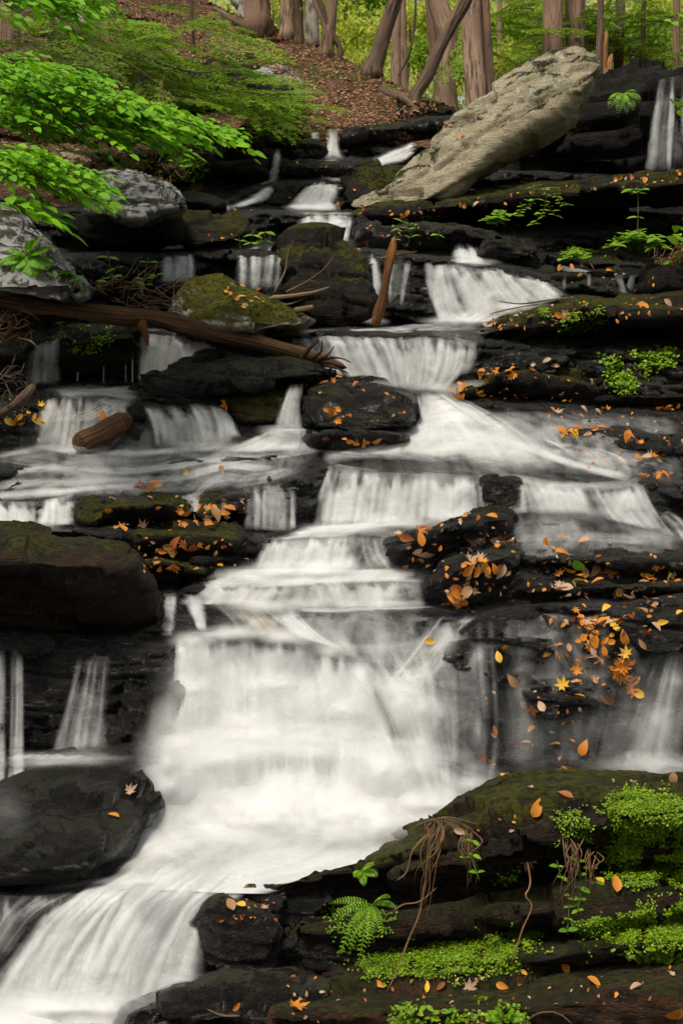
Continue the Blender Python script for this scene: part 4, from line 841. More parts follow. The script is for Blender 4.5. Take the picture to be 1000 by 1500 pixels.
def bark_mat(name, c1, c2, su=14, sv=2.2, moss=0.0, bump=0.9):
    t = NT(name); uv = t.n('ShaderNodeUVMap').outputs[0]; g = t.n('ShaderNodeNewGeometry'); p = g.outputs['Position']
    m = t.n('ShaderNodeMapping', {'Vector': uv, 'Scale': (su, sv, 1)}).outputs[0]
    n = t.noise(m, 1.0, 6, 0.65, 0.6); n2 = t.noise(p, 3.0, 4)
    col = t.mix(t.mr(n, 0.40, 0.56), tuple(0.28*v for v in c1), c1); col = t.mix(t.mr(n2, 0.4, 0.65), col, c2)
    if moss:
        z = t.n('ShaderNodeSeparateXYZ', {0: g.outputs['Normal']}).outputs[2]
        mk = t.mr(t.math('ADD', t.math('MULTIPLY', t.math('SUBTRACT', t.noise(p, 5, 5), 0.5), 3.0), z), 0.9 - moss, 1.3 - moss)
        col = t.mix(mk, col, (0.075, 0.10, 0.015))
    b = t.n('ShaderNodeBump', {'Height': t.math('ADD', n, t.math('MULTIPLY', t.noise(p, 60, 3), 0.3)), 'Strength': bump, 'Distance': 0.02})
    return t.done(t.n('ShaderNodeBsdfPrincipled', {'Base Color': col, 'Roughness': 0.85, 'Normal': b.outputs[0], 'Specular IOR Level': 0.2}).outputs[0])
M['beech'] = leaf_mat('fresh_green_leaf', [(0.10, 0.30, 0.004), (0.16, 0.42, 0.005), (0.25, 0.52, 0.010), (0.13, 0.36, 0.004)], 0.35, 0.5)
M['herb'] = leaf_mat('herb_green', [(0.09, 0.24, 0.006), (0.18, 0.36, 0.008), (0.27, 0.44, 0.02)], 0.3)
M['cover'] = leaf_mat('ground_cover_green', [(0.05, 0.13, 0.003), (0.16, 0.30, 0.004), (0.30, 0.45, 0.010), (0.09, 0.20, 0.003), (0.22, 0.26, 0.02)], 0.25, 0.5, 25)
M['hemlock'] = leaf_mat('hemlock_needles', [(0.11, 0.23, 0.008), (0.20, 0.36, 0.010), (0.32, 0.46, 0.015)], 0.3, 0.6)
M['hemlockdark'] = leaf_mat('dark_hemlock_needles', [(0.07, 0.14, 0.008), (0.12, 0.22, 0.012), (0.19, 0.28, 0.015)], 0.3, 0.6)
M['yleaf'] = leaf_mat('yellow_green_leaf', [(0.28, 0.44, 0.02), (0.50, 0.60, 0.05), (0.74, 0.72, 0.16), (0.36, 0.50, 0.03)], 0.55, 0.6)
M['gleaf'] = leaf_mat('mid_green_leaf', [(0.14, 0.28, 0.015), (0.24, 0.40, 0.02), (0.36, 0.50, 0.04)], 0.5, 0.6)
M['farleaf'] = leaf_mat('far_wood_leaf', [(0.40, 0.52, 0.05), (0.68, 0.74, 0.14), (0.90, 0.86, 0.42), (0.50, 0.62, 0.08)], 0.6, 0.7)
M['litter'] = leaf_mat('dry_leaf_litter', [(0.22, 0.10, 0.04), (0.36, 0.19, 0.09), (0.48, 0.30, 0.17), (0.14, 0.06, 0.03), (0.42, 0.16, 0.04)], 0.15, 0.7)
M['bark_red'] = bark_mat('reddish_bark', (0.365, 0.223, 0.149), (0.270, 0.176, 0.121), moss=0.1)
M['bark_tan'] = bark_mat('tan_bark', (0.493, 0.341, 0.232), (0.377, 0.246, 0.174), su=16, sv=3)
M['bark_grey'] = bark_mat('grey_bark', (0.378, 0.329, 0.266), (0.504, 0.476, 0.406), su=8, sv=5)
M['bark_dark'] = bark_mat('dark_bark', (0.204, 0.132, 0.090), (0.132, 0.090, 0.060), moss=0.15)
M['log'] = bark_mat('wet_log_bark', (0.17, 0.088, 0.042), (0.07, 0.04, 0.022), su=24, sv=2.0, moss=-0.1)
M['peeled'] = bark_mat('peeled_wood', (0.44, 0.17, 0.05), (0.13, 0.055, 0.022), su=20, sv=2)
M['twig'] = bark_mat('twig_bark', (0.22, 0.13, 0.07), (0.30, 0.19, 0.11), su=6, sv=4)
M['palewood'] = bark_mat('pale_dry_wood', (0.48, 0.34, 0.20), (0.34, 0.22, 0.12), su=20, sv=2)
M['splinter'] = bark_mat('splintered_heartwood', (0.50, 0.24, 0.10), (0.62, 0.36, 0.18), su=24, sv=2)
M['root'] = bark_mat('hanging_root', (0.48, 0.26, 0.13), (0.30, 0.14, 0.06), su=4, sv=6)
M['greenstem'] = bark_mat('green_stem', (0.16, 0.26, 0.05), (0.20, 0.20, 0.06), su=3, sv=3, bump=0.2)
LC = {'orange': ((0.80, 0.33, 0.035), (0.58, 0.17, 0.015)), 'yellow': ((0.90, 0.60, 0.05), (0.80, 0.42, 0.03)), 'tan': ((0.52, 0.31, 0.15), (0.36, 0.18, 0.08)),
      'pale': ((0.66, 0.46, 0.31), (0.50, 0.30, 0.18)), 'rust': ((0.42, 0.13, 0.025), (0.24, 0.06, 0.014)), 'green': ((0.12, 0.42, 0.02), (0.20, 0.50, 0.04))}
for k, (a, b) in LC.items(): M['leaf_' + k] = dead_mat(k + '_fallen_leaf', a, b)

# ------------------------------------------------------------------ tubes (trunks, logs, twigs, roots)
def tube_arrays(path, nr=10, seg=None, amp=0.0, seed=0, flare=0):
    p = np.array(path, float)          # x,y,z,r
    d = np.r_[0, np.cumsum(np.linalg.norm(np.diff(p[:, :3], axis=0), axis=1))]
    n = seg or max(4 * len(p), int(d[-1] / max(0.02, p[:, 3].mean() * 0.8))); n = min(n, 260)
    Q = crv2(p[:, None, :], d, n)[:, 0] if len(p) > 2 else p[0] + (p[1]-p[0]) * np.linspace(0, 1, n)[:, None]
    C = Q[:, :3]; r = np.maximum(Q[:, 3], 0.0004)
    T = np.gradient(C, axis=0); T /= np.linalg.norm(T, axis=1, keepdims=True) + 1e-9
    up = np.array([0.13, 0.97, 0.2]) if abs(T[0] @ np.array([0.13, 0.97, 0.2])) < 0.9 else np.array([1.0, 0, 0])
    A = np.cross(T, up); A /= np.linalg.norm(A, axis=1, keepdims=True); Bn = np.cross(T, A)
    th = np.linspace(0, 2*np.pi, nr + 1)
    rr = r[:, None] * (1 + amp * fbm(np.cos(th)[None] * 1.5 + seed, np.sin(th)[None] * 1.5, (np.linspace(0, d[-1], n) / (r.mean() * 5))[:, None] + seed, 3)) if amp else r[:, None] + 0 * th[None]
    V = C[:, None] + rr[..., None] * (np.cos(th)[None, :, None] * A[:, None] + np.sin(th)[None, :, None] * Bn[:, None])
    uv = np.stack(np.broadcast_arrays(th[None] / (2*np.pi) * (1 + 0*r[:, None]), np.linspace(0, d[-1], n)[:, None] + seed), -1)
    V[0] = C[0] + (V[0] - C[0]) * 0.3; V[-1] = C[-1] + (V[-1] - C[-1]) * 0.15
    return V.reshape(-1, 3), gridfaces(n, nr + 1), uv.reshape(-1, 2)
def merge(parts):
    Vs, Fs, Us = [], [], []; k = 0
    for V, f, u in parts: Vs.append(V); Fs.append(f + k); Us.append(u); k += len(V)
    return np.concatenate(Vs), np.concatenate(Fs), np.concatenate(Us)
def pxpath(pts): return [(*V3(x, y, Y), r * Y / F) for x, y, Y, r in pts]    # r in picture pixels
def tubes(name, paths, mat, nr=8, amp=0.15, parent=None, world=False, **props):
    V, f, u = merge([tube_arrays(p if world else pxpath(p), nr, amp=amp, seed=random.random()*50) for p in paths])
    return place(name, V, f, M[mat], parent, uv=u, **props)

# ------------------------------------------------------------------ leaf shapes
def oval_leaf(k=6, w=0.3, fold=0.12, droop=0.15):
    t = np.linspace(0, 1, k); half = w * np.sin(np.pi * t ** 0.85) ** 0.8 * (1 - 0.15*t); half[0] = half[-1] = 0.004
    z = -droop * t * t
    V = np.concatenate([np.stack([-half, t, z + fold * half / w * 0.5], 1), np.stack([0*t, t, z], 1), np.stack([half, t, z + fold * half / w * 0.5], 1)])
    f = []
    for i in range(k-1): f += [(i, k+i, k+i+1, i+1), (k+i, 2*k+i, 2*k+i+1, k+i+1)]
    return V, np.array(f)
def maple_leaf(seed=0, curl=0.25):
    rg = random.Random(seed); out = []
    tips = [(-150, .55), (-95, .75), (-48, .92), (0, 1.0), (48, .92), (95, .75), (150, .55)]
    for i, (a, r) in enumerate(tips):
        a2 = a + rg.uniform(-5, 5); r *= rg.uniform(0.85, 1.1)
        for da, q in ((-13, .66), (-7, .72), (0, 1.0), (7, .72), (13, .66)): out.append((math.radians(a2 + da), r * q * 0.5))
        if i < 6: out.append((math.radians((a + tips[i+1][0]) / 2), 0.5 * 0.36))
    out.append((math.radians(180), 0.04))
    V = [(0, 0, 0)]; n = len(out)
    for q in (0.5, 1.0):
        for a, r in out:
            x, y = math.sin(a) * r * q, math.cos(a) * r * q
            V.append((x, y, curl * (x*x*2.2 + y*y*1.2) * rg.uniform(0.7, 1.3) + 0.05 * math.sin(9*x + seed) * q))
    f = [(0, 1+i, 1+(i+1) % n, 1+(i+1) % n) for i in range(n)]
    f3 = [(1+i, 1+n+i, 1+n+(i+1) % n, 1+(i+1) % n) for i in range(n)]
    # centre fan as quads: pair neighbouring triangles
    fq = [(0, 1+i, 1+(i+1) % n, 1+(i+2) % n) for i in range(0, n - 1, 2)]
    return np.array(V, float), np.array(fq + f3)
def frames(N, yaw):
    """rotation matrices: z axis along N, y axis turned by yaw"""
    N = N / (np.linalg.norm(N, axis=1, keepdims=True) + 1e-9)
    ref = np.where(np.abs(N[:, 2:3]) < 0.95, np.array([[0, 0, 1.0]]), np.array([[0, 1.0, 0]]))
    A = np.cross(ref, N); A /= np.linalg.norm(A, axis=1, keepdims=True); Bv = np.cross(N, A)
    Yv = np.cos(yaw)[:, None] * A + np.sin(yaw)[:, None] * Bv; Xv = np.cross(Yv, N)
    return Xv, Yv, N
def stamp(shape, C, X, Yv, N, s):
    V, f = shape; n = len(C)
    s = np.broadcast_to(np.asarray(s, float), (n,))
    W_ = C[:, None] + s[:, None, None] * (V[None, :, :1] * X[:, None] + V[None, :, 1:2] * Yv[:, None] + V[None, :, 2:3] * N[:, None])
    F_ = (f[None] + (np.arange(n) * len(V))[:, None, None]).reshape(-1, f.shape[1])
    return W_.reshape(-1, 3), F_
DIAMOND = (np.array([(0, 0, 0), (-0.32, 0.45, 0.05), (0, 1, -0.08), (0.32, 0.45, 0.05)], float), np.array([(0, 1, 2, 3)]))
ROUND = (np.array([(0, 0, 0), (-0.42, 0.35, 0.06), (-0.3, 0.85, 0.03), (0.3, 0.85, 0.03), (0.42, 0.35, 0.06), (0, 0, 0)], float), np.array([(0, 1, 2, 3), (0, 3, 4, 5)]))
NEEDLE = (np.array([(-0.10, 0, 0), (-0.09, 1, 0), (0.09, 1, 0), (0.10, 0, 0)], float), np.array([(0, 1, 2, 3)]))

def hemlock_spray(L=0.8, seed=0, flat=0.08, needle=0.023, dens=0.72):
    """one flat feathery bough pointing along +y"""
    rg = np.random.default_rng(seed); C, D = [], []
    def twig(p, a, l, lev):
        n = max(3, int(l / (0.013 / dens)))
        pts = []; aa = a
        for i in range(n):
            t = i / n; aa += rg.normal(0, 0.03)
            p = p + np.array([math.sin(aa), math.cos(aa), -0.25 * t + rg.normal(0, flat)]) * (l / n); pts.append(p)
            if lev > 0:
                for sd in (-1, 1):
                    C.append(p); b = aa + sd * rg.uniform(0.9, 1.3); D.append((math.sin(b), math.cos(b), rg.normal(0, 0.2)))
        return pts
    main = twig(np.zeros(3), 0, L, 0); nm = len(main)
    for i in range(2, nm, 3):
        t = i / nm; l = L * 0.42 * (1 - t) * (0.4 + min(1, 2.5*t)) * rg.uniform(0.6, 1.15) + 0.04
        for sd in (-1, 1):
            q = twig(main[i], sd * rg.uniform(0.7, 1.05), l, 1)
            if l > 0.14:
                for j in range(3, len(q), 4):
                    twig(q[j], sd * 0.9 + random.choice((-1, 1)) * 0.7, l * 0.35 * (1 - j/len(q)) + 0.02, 1)
    C = np.array(C); D = np.array(D); D /= np.linalg.norm(D, axis=1, keepdims=True)
    N = np.array([0, 0, 1.0]) + rg.normal(0, 0.25, C.shape); X = np.cross(D, N); X /= np.linalg.norm(X, axis=1, keepdims=True)
    V, f = stamp(NEEDLE, C, X * 1.5, D, np.cross(X, D), needle * rg.uniform(0.8, 1.2, len(C)))
    stem = tube_arrays([(*main[0], 0.006), (*main[nm//2], 0.004), (*main[-1], 0.001)], 4, 8)
    return V, f, stem
SPR = [hemlock_spray(0.8, s) for s in range(4)]
def sprays(C, Dr, S, tilt=0.25, kinds=SPR):
    Vs, Fs, k = [], [], 0; stems = []
    for c, d, s in zip(C, Dr, S):
        V, f, st = random.choice(kinds); d = np.array(d, float); d /= np.linalg.norm(d)
        up = np.array([random.gauss(0, tilt), random.gauss(0, tilt) - 0.35, 1.0]); X = np.cross(d, up); X /= np.linalg.norm(X); Z = np.cross(X, d)
        Rm = np.stack([X, d, Z]) * s
        Vs.append(V @ Rm + c); Fs.append(f + k); k += len(V)
        stems.append((st[0] @ Rm + c, st[1], st[2]))
    return np.concatenate(Vs), np.concatenate(Fs), stems
def cloud(name, C, mat, size, parent=None, shape=DIAMOND, upness=0.6, back=0.0, **props):
    C = np.asarray(C, float); n = len(C)
    N = RNG.normal(0, 1, (n, 3)); N[:, 2] = np.abs(N[:, 2]) * 0.5 + upness; N[:, 1] -= 0.3
    X, Yv, Nn = frames(N, RNG.uniform(0, 6.283, n))
    V, f = stamp(shape, C, X, Yv, Nn, size * RNG.uniform(0.6, 1.3, n))
    return place(name, V, f, M[mat], parent, smooth=False, **props)
# ------------------------------------------------------------------ forest
def clumps(cx, cy, cz, rx, ry, rz, n, m, sp):
    """leaf points gathered in flat clumps inside an ellipsoid"""
    c = RNG.normal(0, 1, (n, 3)); c /= np.linalg.norm(c, axis=1, keepdims=True); c *= RNG.uniform(0.2, 1, (n, 1)) ** 0.5
    c = c * [rx, ry, rz] + [cx, cy, cz]
    p = c[:, None] + RNG.normal(0, 1, (n, m, 3)) * np.array([sp, sp, sp*0.22]) * RNG.uniform(0.5, 1.3, (n, 1, 1))
    return p.reshape(-1, 3)
def tree(x0, y0, x1, w, Y, bark, label, lean=0.0, top=-420, flare=1.6, crown=None, cat='tree', knot=0, mid=None):
    h = hit(x0, y0 + 8); dn = 90
    if h and abs(h[0].y - Y) < 2.2: Y = h[0].y + 0.12; dn = 14
    g = V3(x0, y0, Y)
    t = empty('tree', g, label=label, category=cat, group='tree trunks standing behind the bank')
    flare = 1 + (flare - 1) * 0.45
    pts = [(x0, y0 + dn, Y, w*flare), (x0, y0 - 6, Y, w*(0.6*flare+0.4)*0.9), (x0 + (x1-x0)*0.25, y0*0.75, Y, w)]
    if mid: pts += [(mid[0], mid[1], Y, w*0.95)]
    pts += [(x1, 0, Y, w*0.92), (x1 + (x1-x0)*1.2, top*0.5, Y + lean, w*0.75), (x1 + (x1-x0)*2.0, top, Y + lean, w*0.5)]
    tubes('trunk', [[(a, b, c, d*0.5) for a, b, c, d in pts]], bark, nr=20, amp=0.22, parent=t)
    if crown:
        mat, cl = crown
        P_ = np.concatenate([clumps(*V3(cx, cy, Y), rx*Y/F, rx*Y/F*0.8, ry*Y/F, n, 34, 0.20) for cx, cy, rx, ry, n in cl])
        cloud('crown', P_, mat, 0.085, t)
    return t
tree(378, 48, 376, 44, 16.0, 'bark_red', 'thickest trunk on the left, red-brown with a mossy foot', flare=1.9)
tree(421, 52, 421, 24, 16.6, 'bark_tan', 'straight tan trunk right of the mossy-footed one', crown=('yleaf', [(440,-10,60,40,14)]))
tree(438, 58, 437, 14, 16.2, 'bark_dark', 'slim darker trunk squeezed between the tan and the pale grey one')
tree(457, 60, 455, 22, 16.8, 'bark_grey', 'pale blotchy grey trunk in the left cluster', flare=1.2)
tree(478, 76, 486, 20, 15.8, 'bark_red', 'brown trunk with two stems at the crest of the bank', flare=1.5)
tree(498, 76, 468, 9, 15.7, 'bark_dark', 'thin dark stem crossing behind the two-stemmed trunk', flare=1.2)
tree(545, 108, 578, 23, 14.9, 'bark_dark', 'curved trunk with a hollow under its roots', mid=(560, 55), flare=2.6, lean=-1)
tree(579, 112, 581, 14, 17.0, 'bark_tan', 'slender tan trunk just right of the curved one')
tree(592, 112, 590, 10, 17.5, 'bark_tan', 'thinnest of the tan trunks in the middle')
tree(606, 152, 682, 19, 14.2, 'bark_dark', 'slanting dark trunk leaning to the right', mid=(645, 68), flare=1.5)
tree(652, 128, 640, 30, 17.5, 'bark_tan', 'twisted tan trunk behind the slanting one', mid=(655, 60))
tree(640, 120, 628, 14, 18.5, 'bark_red', 'dark red stem with a broken fork left of the twisted trunk')
tree(697, 160, 688, 31, 15.2, 'bark_tan', 'light brown trunk rising behind the slab, the left of two joined', flare=1.4)
tree(715, 150, 708, 20, 15.4, 'bark_red', 'shaded trunk joined to the light brown one behind the slab')
tree(732, 140, 731, 8, 19.0, 'bark_tan', 'pole-thin trunk right of the two joined ones')
tree(808, 110, 810, 30, 15.6, 'bark_red', 'straight red-brown trunk above the raised end of the slab')
tree(846, 120, 842, 32, 16.0, 'bark_red', 'broad trunk half hidden by needles above the slab tip')
tree(905, 122, 908, 15, 17.0, 'bark_dark', 'dark trunk right of the splintered stump')
tree(990, 112, 990, 11, 16.0, 'bark_red', 'thin trunk at the right edge above the small fall')
tree(14, 60, 14, 34, 11.5, 'bark_red', 'dark trunk in the top left corner', flare=1.3)
tree(130, 98, 122, 30, 13.0, 'bark_grey', 'pale grey trunk veiled by hemlock needles at upper left', flare=1.3)
tree(352, 10, 345, 16, 17.5, 'bark_grey', 'far pale trunk at the top of the leafy bank')
for i, (x, w, Y) in enumerate([(505,9,24),(530,7,27),(615,8,26),(752,8,25),(780,10,27),(935,9,26),(965,7,28)]):
    tree(x, 134, x + random.uniform(-8, 8), w, Y, random.choice(['bark_tan', 'bark_dark', 'bark_red']), 'far thin trunk among the yellow-green leaves', flare=1.2)['group'] = 'far thin trunks'
# splintered stump
st = empty('broken_stump', V3(884, 122, 14.5), label='broken dead stump with orange splintered wood', category='stump')
tubes('stump', [[(880,128,14.5,9),(880,100,14.5,8),(884,70,14.5,6),(888,44,14.5,3)], [(893,120,14.5,5),(892,95,14.5,5),(896,78,14.5,1.5)]], 'splinter', nr=10, amp=0.5, parent=st)
tubes('bark', [[(874,128,14.4,6),(876,100,14.4,5.5),(878,55,14.45,5),(879,-20,14.5,4),(880,-160,14.5,3)]], 'bark_dark', nr=10, amp=0.4, parent=st)
# roots over the bank
def ray_path(pts, r0, r1, lift=0.01):
    out = []; n = len(pts)
    for i, (x, y) in enumerate(pts):
        h = hit(x, y)
        if h: p = h[0] + h[1] * lift; out.append((p.x, p.y, p.z, r0 + (r1-r0) * i / (n-1)))
    return out
for lb, pts in (('long exposed root running down from the curved trunk', [(545,112),(570,118),(600,128),(630,142),(655,152)]), ('mossy root reaching left down the bank from the thick trunk', [(372,46),(345,32),(325,20),(312,12)]), ('bare root crossing the brown litter under the curved trunk', [(560,130),(580,142),(600,152),(615,166)])):
    p = ray_path(pts, 0.06, 0.03)
    if len(p) > 2: tubes('root', [p], 'bark_dark', world=True, amp=0.3, label=lb, category='root')

# understory: leafy young trees between the trunks
for i, (x, y, Y, rx, ry, n, mt) in enumerate([
    (505,55,21,42,38,34,'yleaf'),(540,20,24,50,40,40,'gleaf'),(600,40,22,46,46,44,'yleaf'),(640,90,20,30,34,30,'gleaf'),(620,-5,26,60,30,30,'yleaf'),
    (745,60,21,40,44,40,'gleaf'),(760,100,19,36,34,30,'yleaf'),(755,10,24,46,32,34,'yleaf'),(680,20,25,40,40,30,'yleaf'),(860,60,20,46,34,30,'gleaf'),
    (930,60,19,60,40,46,'gleaf'),(960,30,22,70,34,40,'yleaf'),(900,100,21,50,22,26,'yleaf'),(980,90,18,40,22,24,'gleaf'),(400,10,22,50,26,26,'yleaf'),(470,10,24,50,30,30,'yleaf'),
    (820,30,23,40,40,30,'gleaf'),(520,90,19,30,20,16,'yleaf'),(240,-20,20,60,30,26,'gleaf')]):
    t = empty('young_tree', V3(x, 132, Y), label=('small tree with yellow-green leaves' if mt == 'yleaf' else 'small tree with mid-green leaves') + ' far back between the trunks', category='tree', group='leafy young trees far back, ' + ('yellow-green' if mt == 'yleaf' else 'mid-green'))
    tubes('trunk', [[(x + random.uniform(-6, 6), 136, Y, 2.2), (x, 70, Y, 1.8), (x, y - ry, Y, 0.6)]], 'bark_dark', nr=6, parent=t)
    cloud('crown', clumps(*V3(x, y, Y), rx*Y/F, rx*Y/F, ry*Y/F, n, 42, 0.24), mt, 0.10, t, upness=0.3)
# far wood, one mass
P_ = []
for k in range(420):
    Y = random.uniform(29, 46); P_.append(clumps(*V3(random.uniform(250, 1080), random.triangular(-60, 215, 80), Y), 0.9, 0.9, 0.7, 3, 34, 0.35))
cloud('far_wood', np.concatenate(P_), 'farleaf', 0.17, None, upness=0.2, kind='stuff')

# hemlock boughs
def hemlock(label, base, trunk, boughs, mat='hemlock', tw=3, scale=1.0):
    x, y, Y = base
    t = empty('hemlock', V3(x, y, Y), label=label, category='tree')
    if trunk: tubes('trunk', [[(*p, tw * (1 - 0.5*i/len(trunk))) for i, p in enumerate(trunk)]], 'bark_dark', nr=8, parent=t)
    C, D, S = [], [], []
    for (px, py, n, sx, sy, dirx) in boughs:
        for _ in range(n):
            YY = Y + random.gauss(0, 0.5)
            C.append(V3(px + random.gauss(0, sx), py + random.gauss(0, sy), YY)); D.append((dirx + random.gauss(0, 0.45), random.uniform(-0.9, 0.1), random.uniform(-0.35, 0.0))); S.append(random.uniform(0.6, 1.15) * scale)
    V, f, stems = sprays(C, D, S)
    cr = place('crown', V, f, M[mat], t, smooth=False)
    Vb, fb, ub = merge(stems); place('twigs', Vb, fb, M['twig'], t, uv=ub)
    return t
hemlock('hemlock sapling with feathery olive boughs over the left outcrop', (180,130,10.5), [(178,140,10.5),(172,60,10.5),(170,-40,10.6)], [(180,40,16,55,22,0.6),(150,85,14,50,18,0.5),(210,95,12,40,18,0.7)], 'hemlock', 3)
hemlock('young hemlock trailing boughs over the black hollow at upper left', (330,120,11.0), [(285,80,11.2),(280,0,11.2),(280,-60,11.2)], [(265,120,12,45,16,0.8),(330,120,10,35,12,0.9),(300,148,9,40,8,0.8),(250,30,8,40,16,0.7)], 'hemlock', 2.5)
hemlock('low hemlock seedlings beside the pale rock on the bank', (390,140,12.2), None, [(395,118,6,22,10,0.7),(370,160,6,30,8,0.6)], 'hemlock', 2, 0.8)
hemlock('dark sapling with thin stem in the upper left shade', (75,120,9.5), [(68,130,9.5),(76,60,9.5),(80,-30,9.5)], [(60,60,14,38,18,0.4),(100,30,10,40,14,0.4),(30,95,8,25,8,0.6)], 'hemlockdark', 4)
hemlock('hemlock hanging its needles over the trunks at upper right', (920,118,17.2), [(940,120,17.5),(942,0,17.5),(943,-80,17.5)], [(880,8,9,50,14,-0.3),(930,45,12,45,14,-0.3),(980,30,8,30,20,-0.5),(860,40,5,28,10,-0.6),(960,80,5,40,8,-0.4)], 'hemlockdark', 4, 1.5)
hemlock('hemlock with mid-green boughs behind the slab tip', (800,110,17), None, [(760,30,10,40,16,0.2),(740,80,8,26,12,0.3),(800,60,8,24,20,0.3)], 'hemlock', 4, 1.6)

# ------------------------------------------------------------------ green broad-leaf branches at left
OV = oval_leaf()
def leafy_branch(label, stems, poly_, ntw, Y, size, density=1.0, mat='beech', tl=0.35, cat='branch'):
    t = empty('leafy_branch', V3(*stems[0][0][:2], stems[0][0][2]), label=label, category=cat)
    paths = [list(s) for s in stems]; C, D, N = [], [], []
    for k in range(ntw):
        x, y = rnd_in(poly_); YY = Y + random.gauss(0, 0.25)
        a = random.gauss(0.12, 0.5); L = random.uniform(0.4, 1.0) * tl
        p0 = V3(x, y, YY); d = np.array([math.cos(a), random.uniform(-0.8, 0.4), -0.12 + random.gauss(0, 0.1)]); d /= np.linalg.norm(d)
        side = np.cross(d, [0, 0, 1.0]); side /= np.linalg.norm(side)
        n = max(2, int(L / (size * 0.42))); pth = []
        for i in range(n + 1):
            q = p0 + d * L * i / n + np.array([0, 0, -0.10 * (i / n) ** 2 * L * 3]); pth.append(q)
            sgn = 1 if i % 2 else -1
            dd = d * 0.75 + side * sgn * random.uniform(0.5, 1.0) + np.array([0, 0, -random.uniform(0.05, 0.45)])
            if i == n: dd = d + np.array([0, 0, -0.3])
            if random.random() < density: C.append(q); D.append(dd / np.linalg.norm(dd)); N.append(np.array([random.gauss(0, .22), -0.45 + random.gauss(0, .25), 1.0]))
        paths.append([('w', q) for q in (pth[0], pth[-1])])
    parts = []
    for p in paths:
        if p[0][0] == 'w': parts.append(tube_arrays([(*p[0][1], 0.002), (*p[1][1], 0.001)], 4, 4))
        else: parts.append(tube_arrays(pxpath(p), 6, amp=0.1))
    V, f, u = merge(parts); place('twigs', V, f, M['twig'], t, uv=u)
    C = np.array(C); D = np.array(D); N = np.array(N); X = np.cross(D, N); X /= np.linalg.norm(X, axis=1, keepdims=True); Nn = np.cross(X, D)
    V, f = stamp(OV, C, X, D, Nn, size * RNG.uniform(0.45, 1.35, len(C)))
    place('foliage', V, f, M[mat], t)
leafy_branch('wide spray of fresh green leaves reaching right from the left edge', [[(-40,150,6.3,3),(40,132,6.3,3),(100,142,6.3,2.2),(180,165,6.3,1.5),(270,186,6.3,1),(335,190,6.3,0.6)],[(60,136,6.3,1.6),(120,180,6.2,1.2),(190,215,6.1,0.7)],[(-30,185,6.3,1.6),(60,190,6.2,1.2),(120,205,6.1,0.7)]],
    [(-30,88),(40,85),(100,104),(150,128),(190,145),(235,150),(280,174),(320,183),(270,188),(220,190),(200,205),(150,200),(110,190),(60,185),(-30,175)], 330, 6.2, 0.062)
leafy_branch('upper tier of green leaves at the left edge', [[(-40,90,6.9,2),(40,100,6.9,1.4),(110,118,6.9,0.8)]], [(-40,80),(20,78),(70,92),(95,108),(40,118),(-40,112)], 70, 6.9, 0.065)
leafy_branch('lower spray of green leaves in front of the white-lichened boulder', [[(-40,230,5.5,2),(30,240,5.5,1.6),(90,262,5.5,0.9),(130,282,5.5,0.6)]], [(-30,208),(20,210),(60,226),(90,244),(108,262),(80,268),(40,262),(10,256),(-30,245)], 120, 5.5, 0.054)
leafy_branch('few drooping green leaves near the left edge above the spotted boulder', [[(-30,280,5.2,1.2),(10,292,5.2,0.8),(35,300,5.2,0.5)]], [(-20,280),(10,286),(30,296),(15,304),(-20,298)], 9, 5.2, 0.08)
leafy_branch('green leaves across the very top left corner', [[(-30,-10,7.5,2),(60,0,7.5,1.4),(130,2,7.5,0.8)]], [(-30,-30),(130,-30),(120,6),(60,12),(-30,14)], 60, 7.5, 0.08)
leafy_branch('twig of bright leaves hanging in at the top right', [[(1030,10,12,1.5),(990,22,12,1),(968,28,12,0.6)]], [(962,20),(1010,5),(1020,50),(980,52)], 14, 12, 0.09)
leafy_branch('two leaf sprigs in front of the small right-hand fall', [[(1020,165,9.0,1),(985,150,9.0,0.6)]], [(975,142),(1010,140),(1010,165),(980,166)], 6, 9.0, 0.08)
leafy_branch('yellow-green leaves at the right edge below the shelf', [[(1040,360,8.2,1.5),(985,350,8.2,1)]], [(968,335),(1020,300),(1030,385),(975,372)], 22, 8.2, 0.11, mat='herb')

# ------------------------------------------------------------------ dead wood
tubes('fallen_log', [[(-60,428,6.55,12),(0,437,6.6,12.5),(60,447,6.62,13),(120,455,6.65,12),(190,465,6.7,13),(225,466,6.7,11.5),(255,474,6.75,12.5),(320,490,6.8,12),(380,503,6.85,11.5),(430,517,6.85,11),(470,527,6.9,8.5),(508,539,6.9,4)]], 'log', nr=26, amp=0.28, label='long brown fallen log slanting across the stream at left', category='log')
tubes('broken_branch', [[(208,470,6.65,8),(214,490,6.6,5),(217,508,6.6,1.5)]], 'peeled', nr=8, amp=0.5, label='short splinter hanging below the middle of the fallen log', category='branch')
tubes('root_mass', [[(440,528,6.8,5),(452,512,6.75,3),(468,498,6.7,1.2)], [(455,525,6.75,4),(470,515,6.7,2),(472,495,6.7,0.8)], [(460,530,6.75,3),(480,520,6.7,1.6),(490,506,6.7,0.7)], [(447,528,6.7,2),(446,548,6.7,1)], [(465,528,6.75,2.5),(500,525,6.7,1.2),(516,532,6.7,0.7)], [(470,534,6.75,3),(495,540,6.7,1.5),(512,548,6.7,0.8)]], 'log', nr=7, amp=0.5, label='tangled snapped twigs at the right tip of the fallen log', category='twigs')
s = empty('standing_stub', V3(552, 475, 7.7), label='upright orange-brown broken branch standing in the stream', category='branch')
tubes('stem', [[(549,478,7.7,6),(555,455,7.7,7.6),(562,425,7.7,6.2),(569,390,7.7,6.4),(575,362,7.7,5.5),(577,346,7.7,2)]], 'peeled', nr=16, amp=0.3, parent=s)
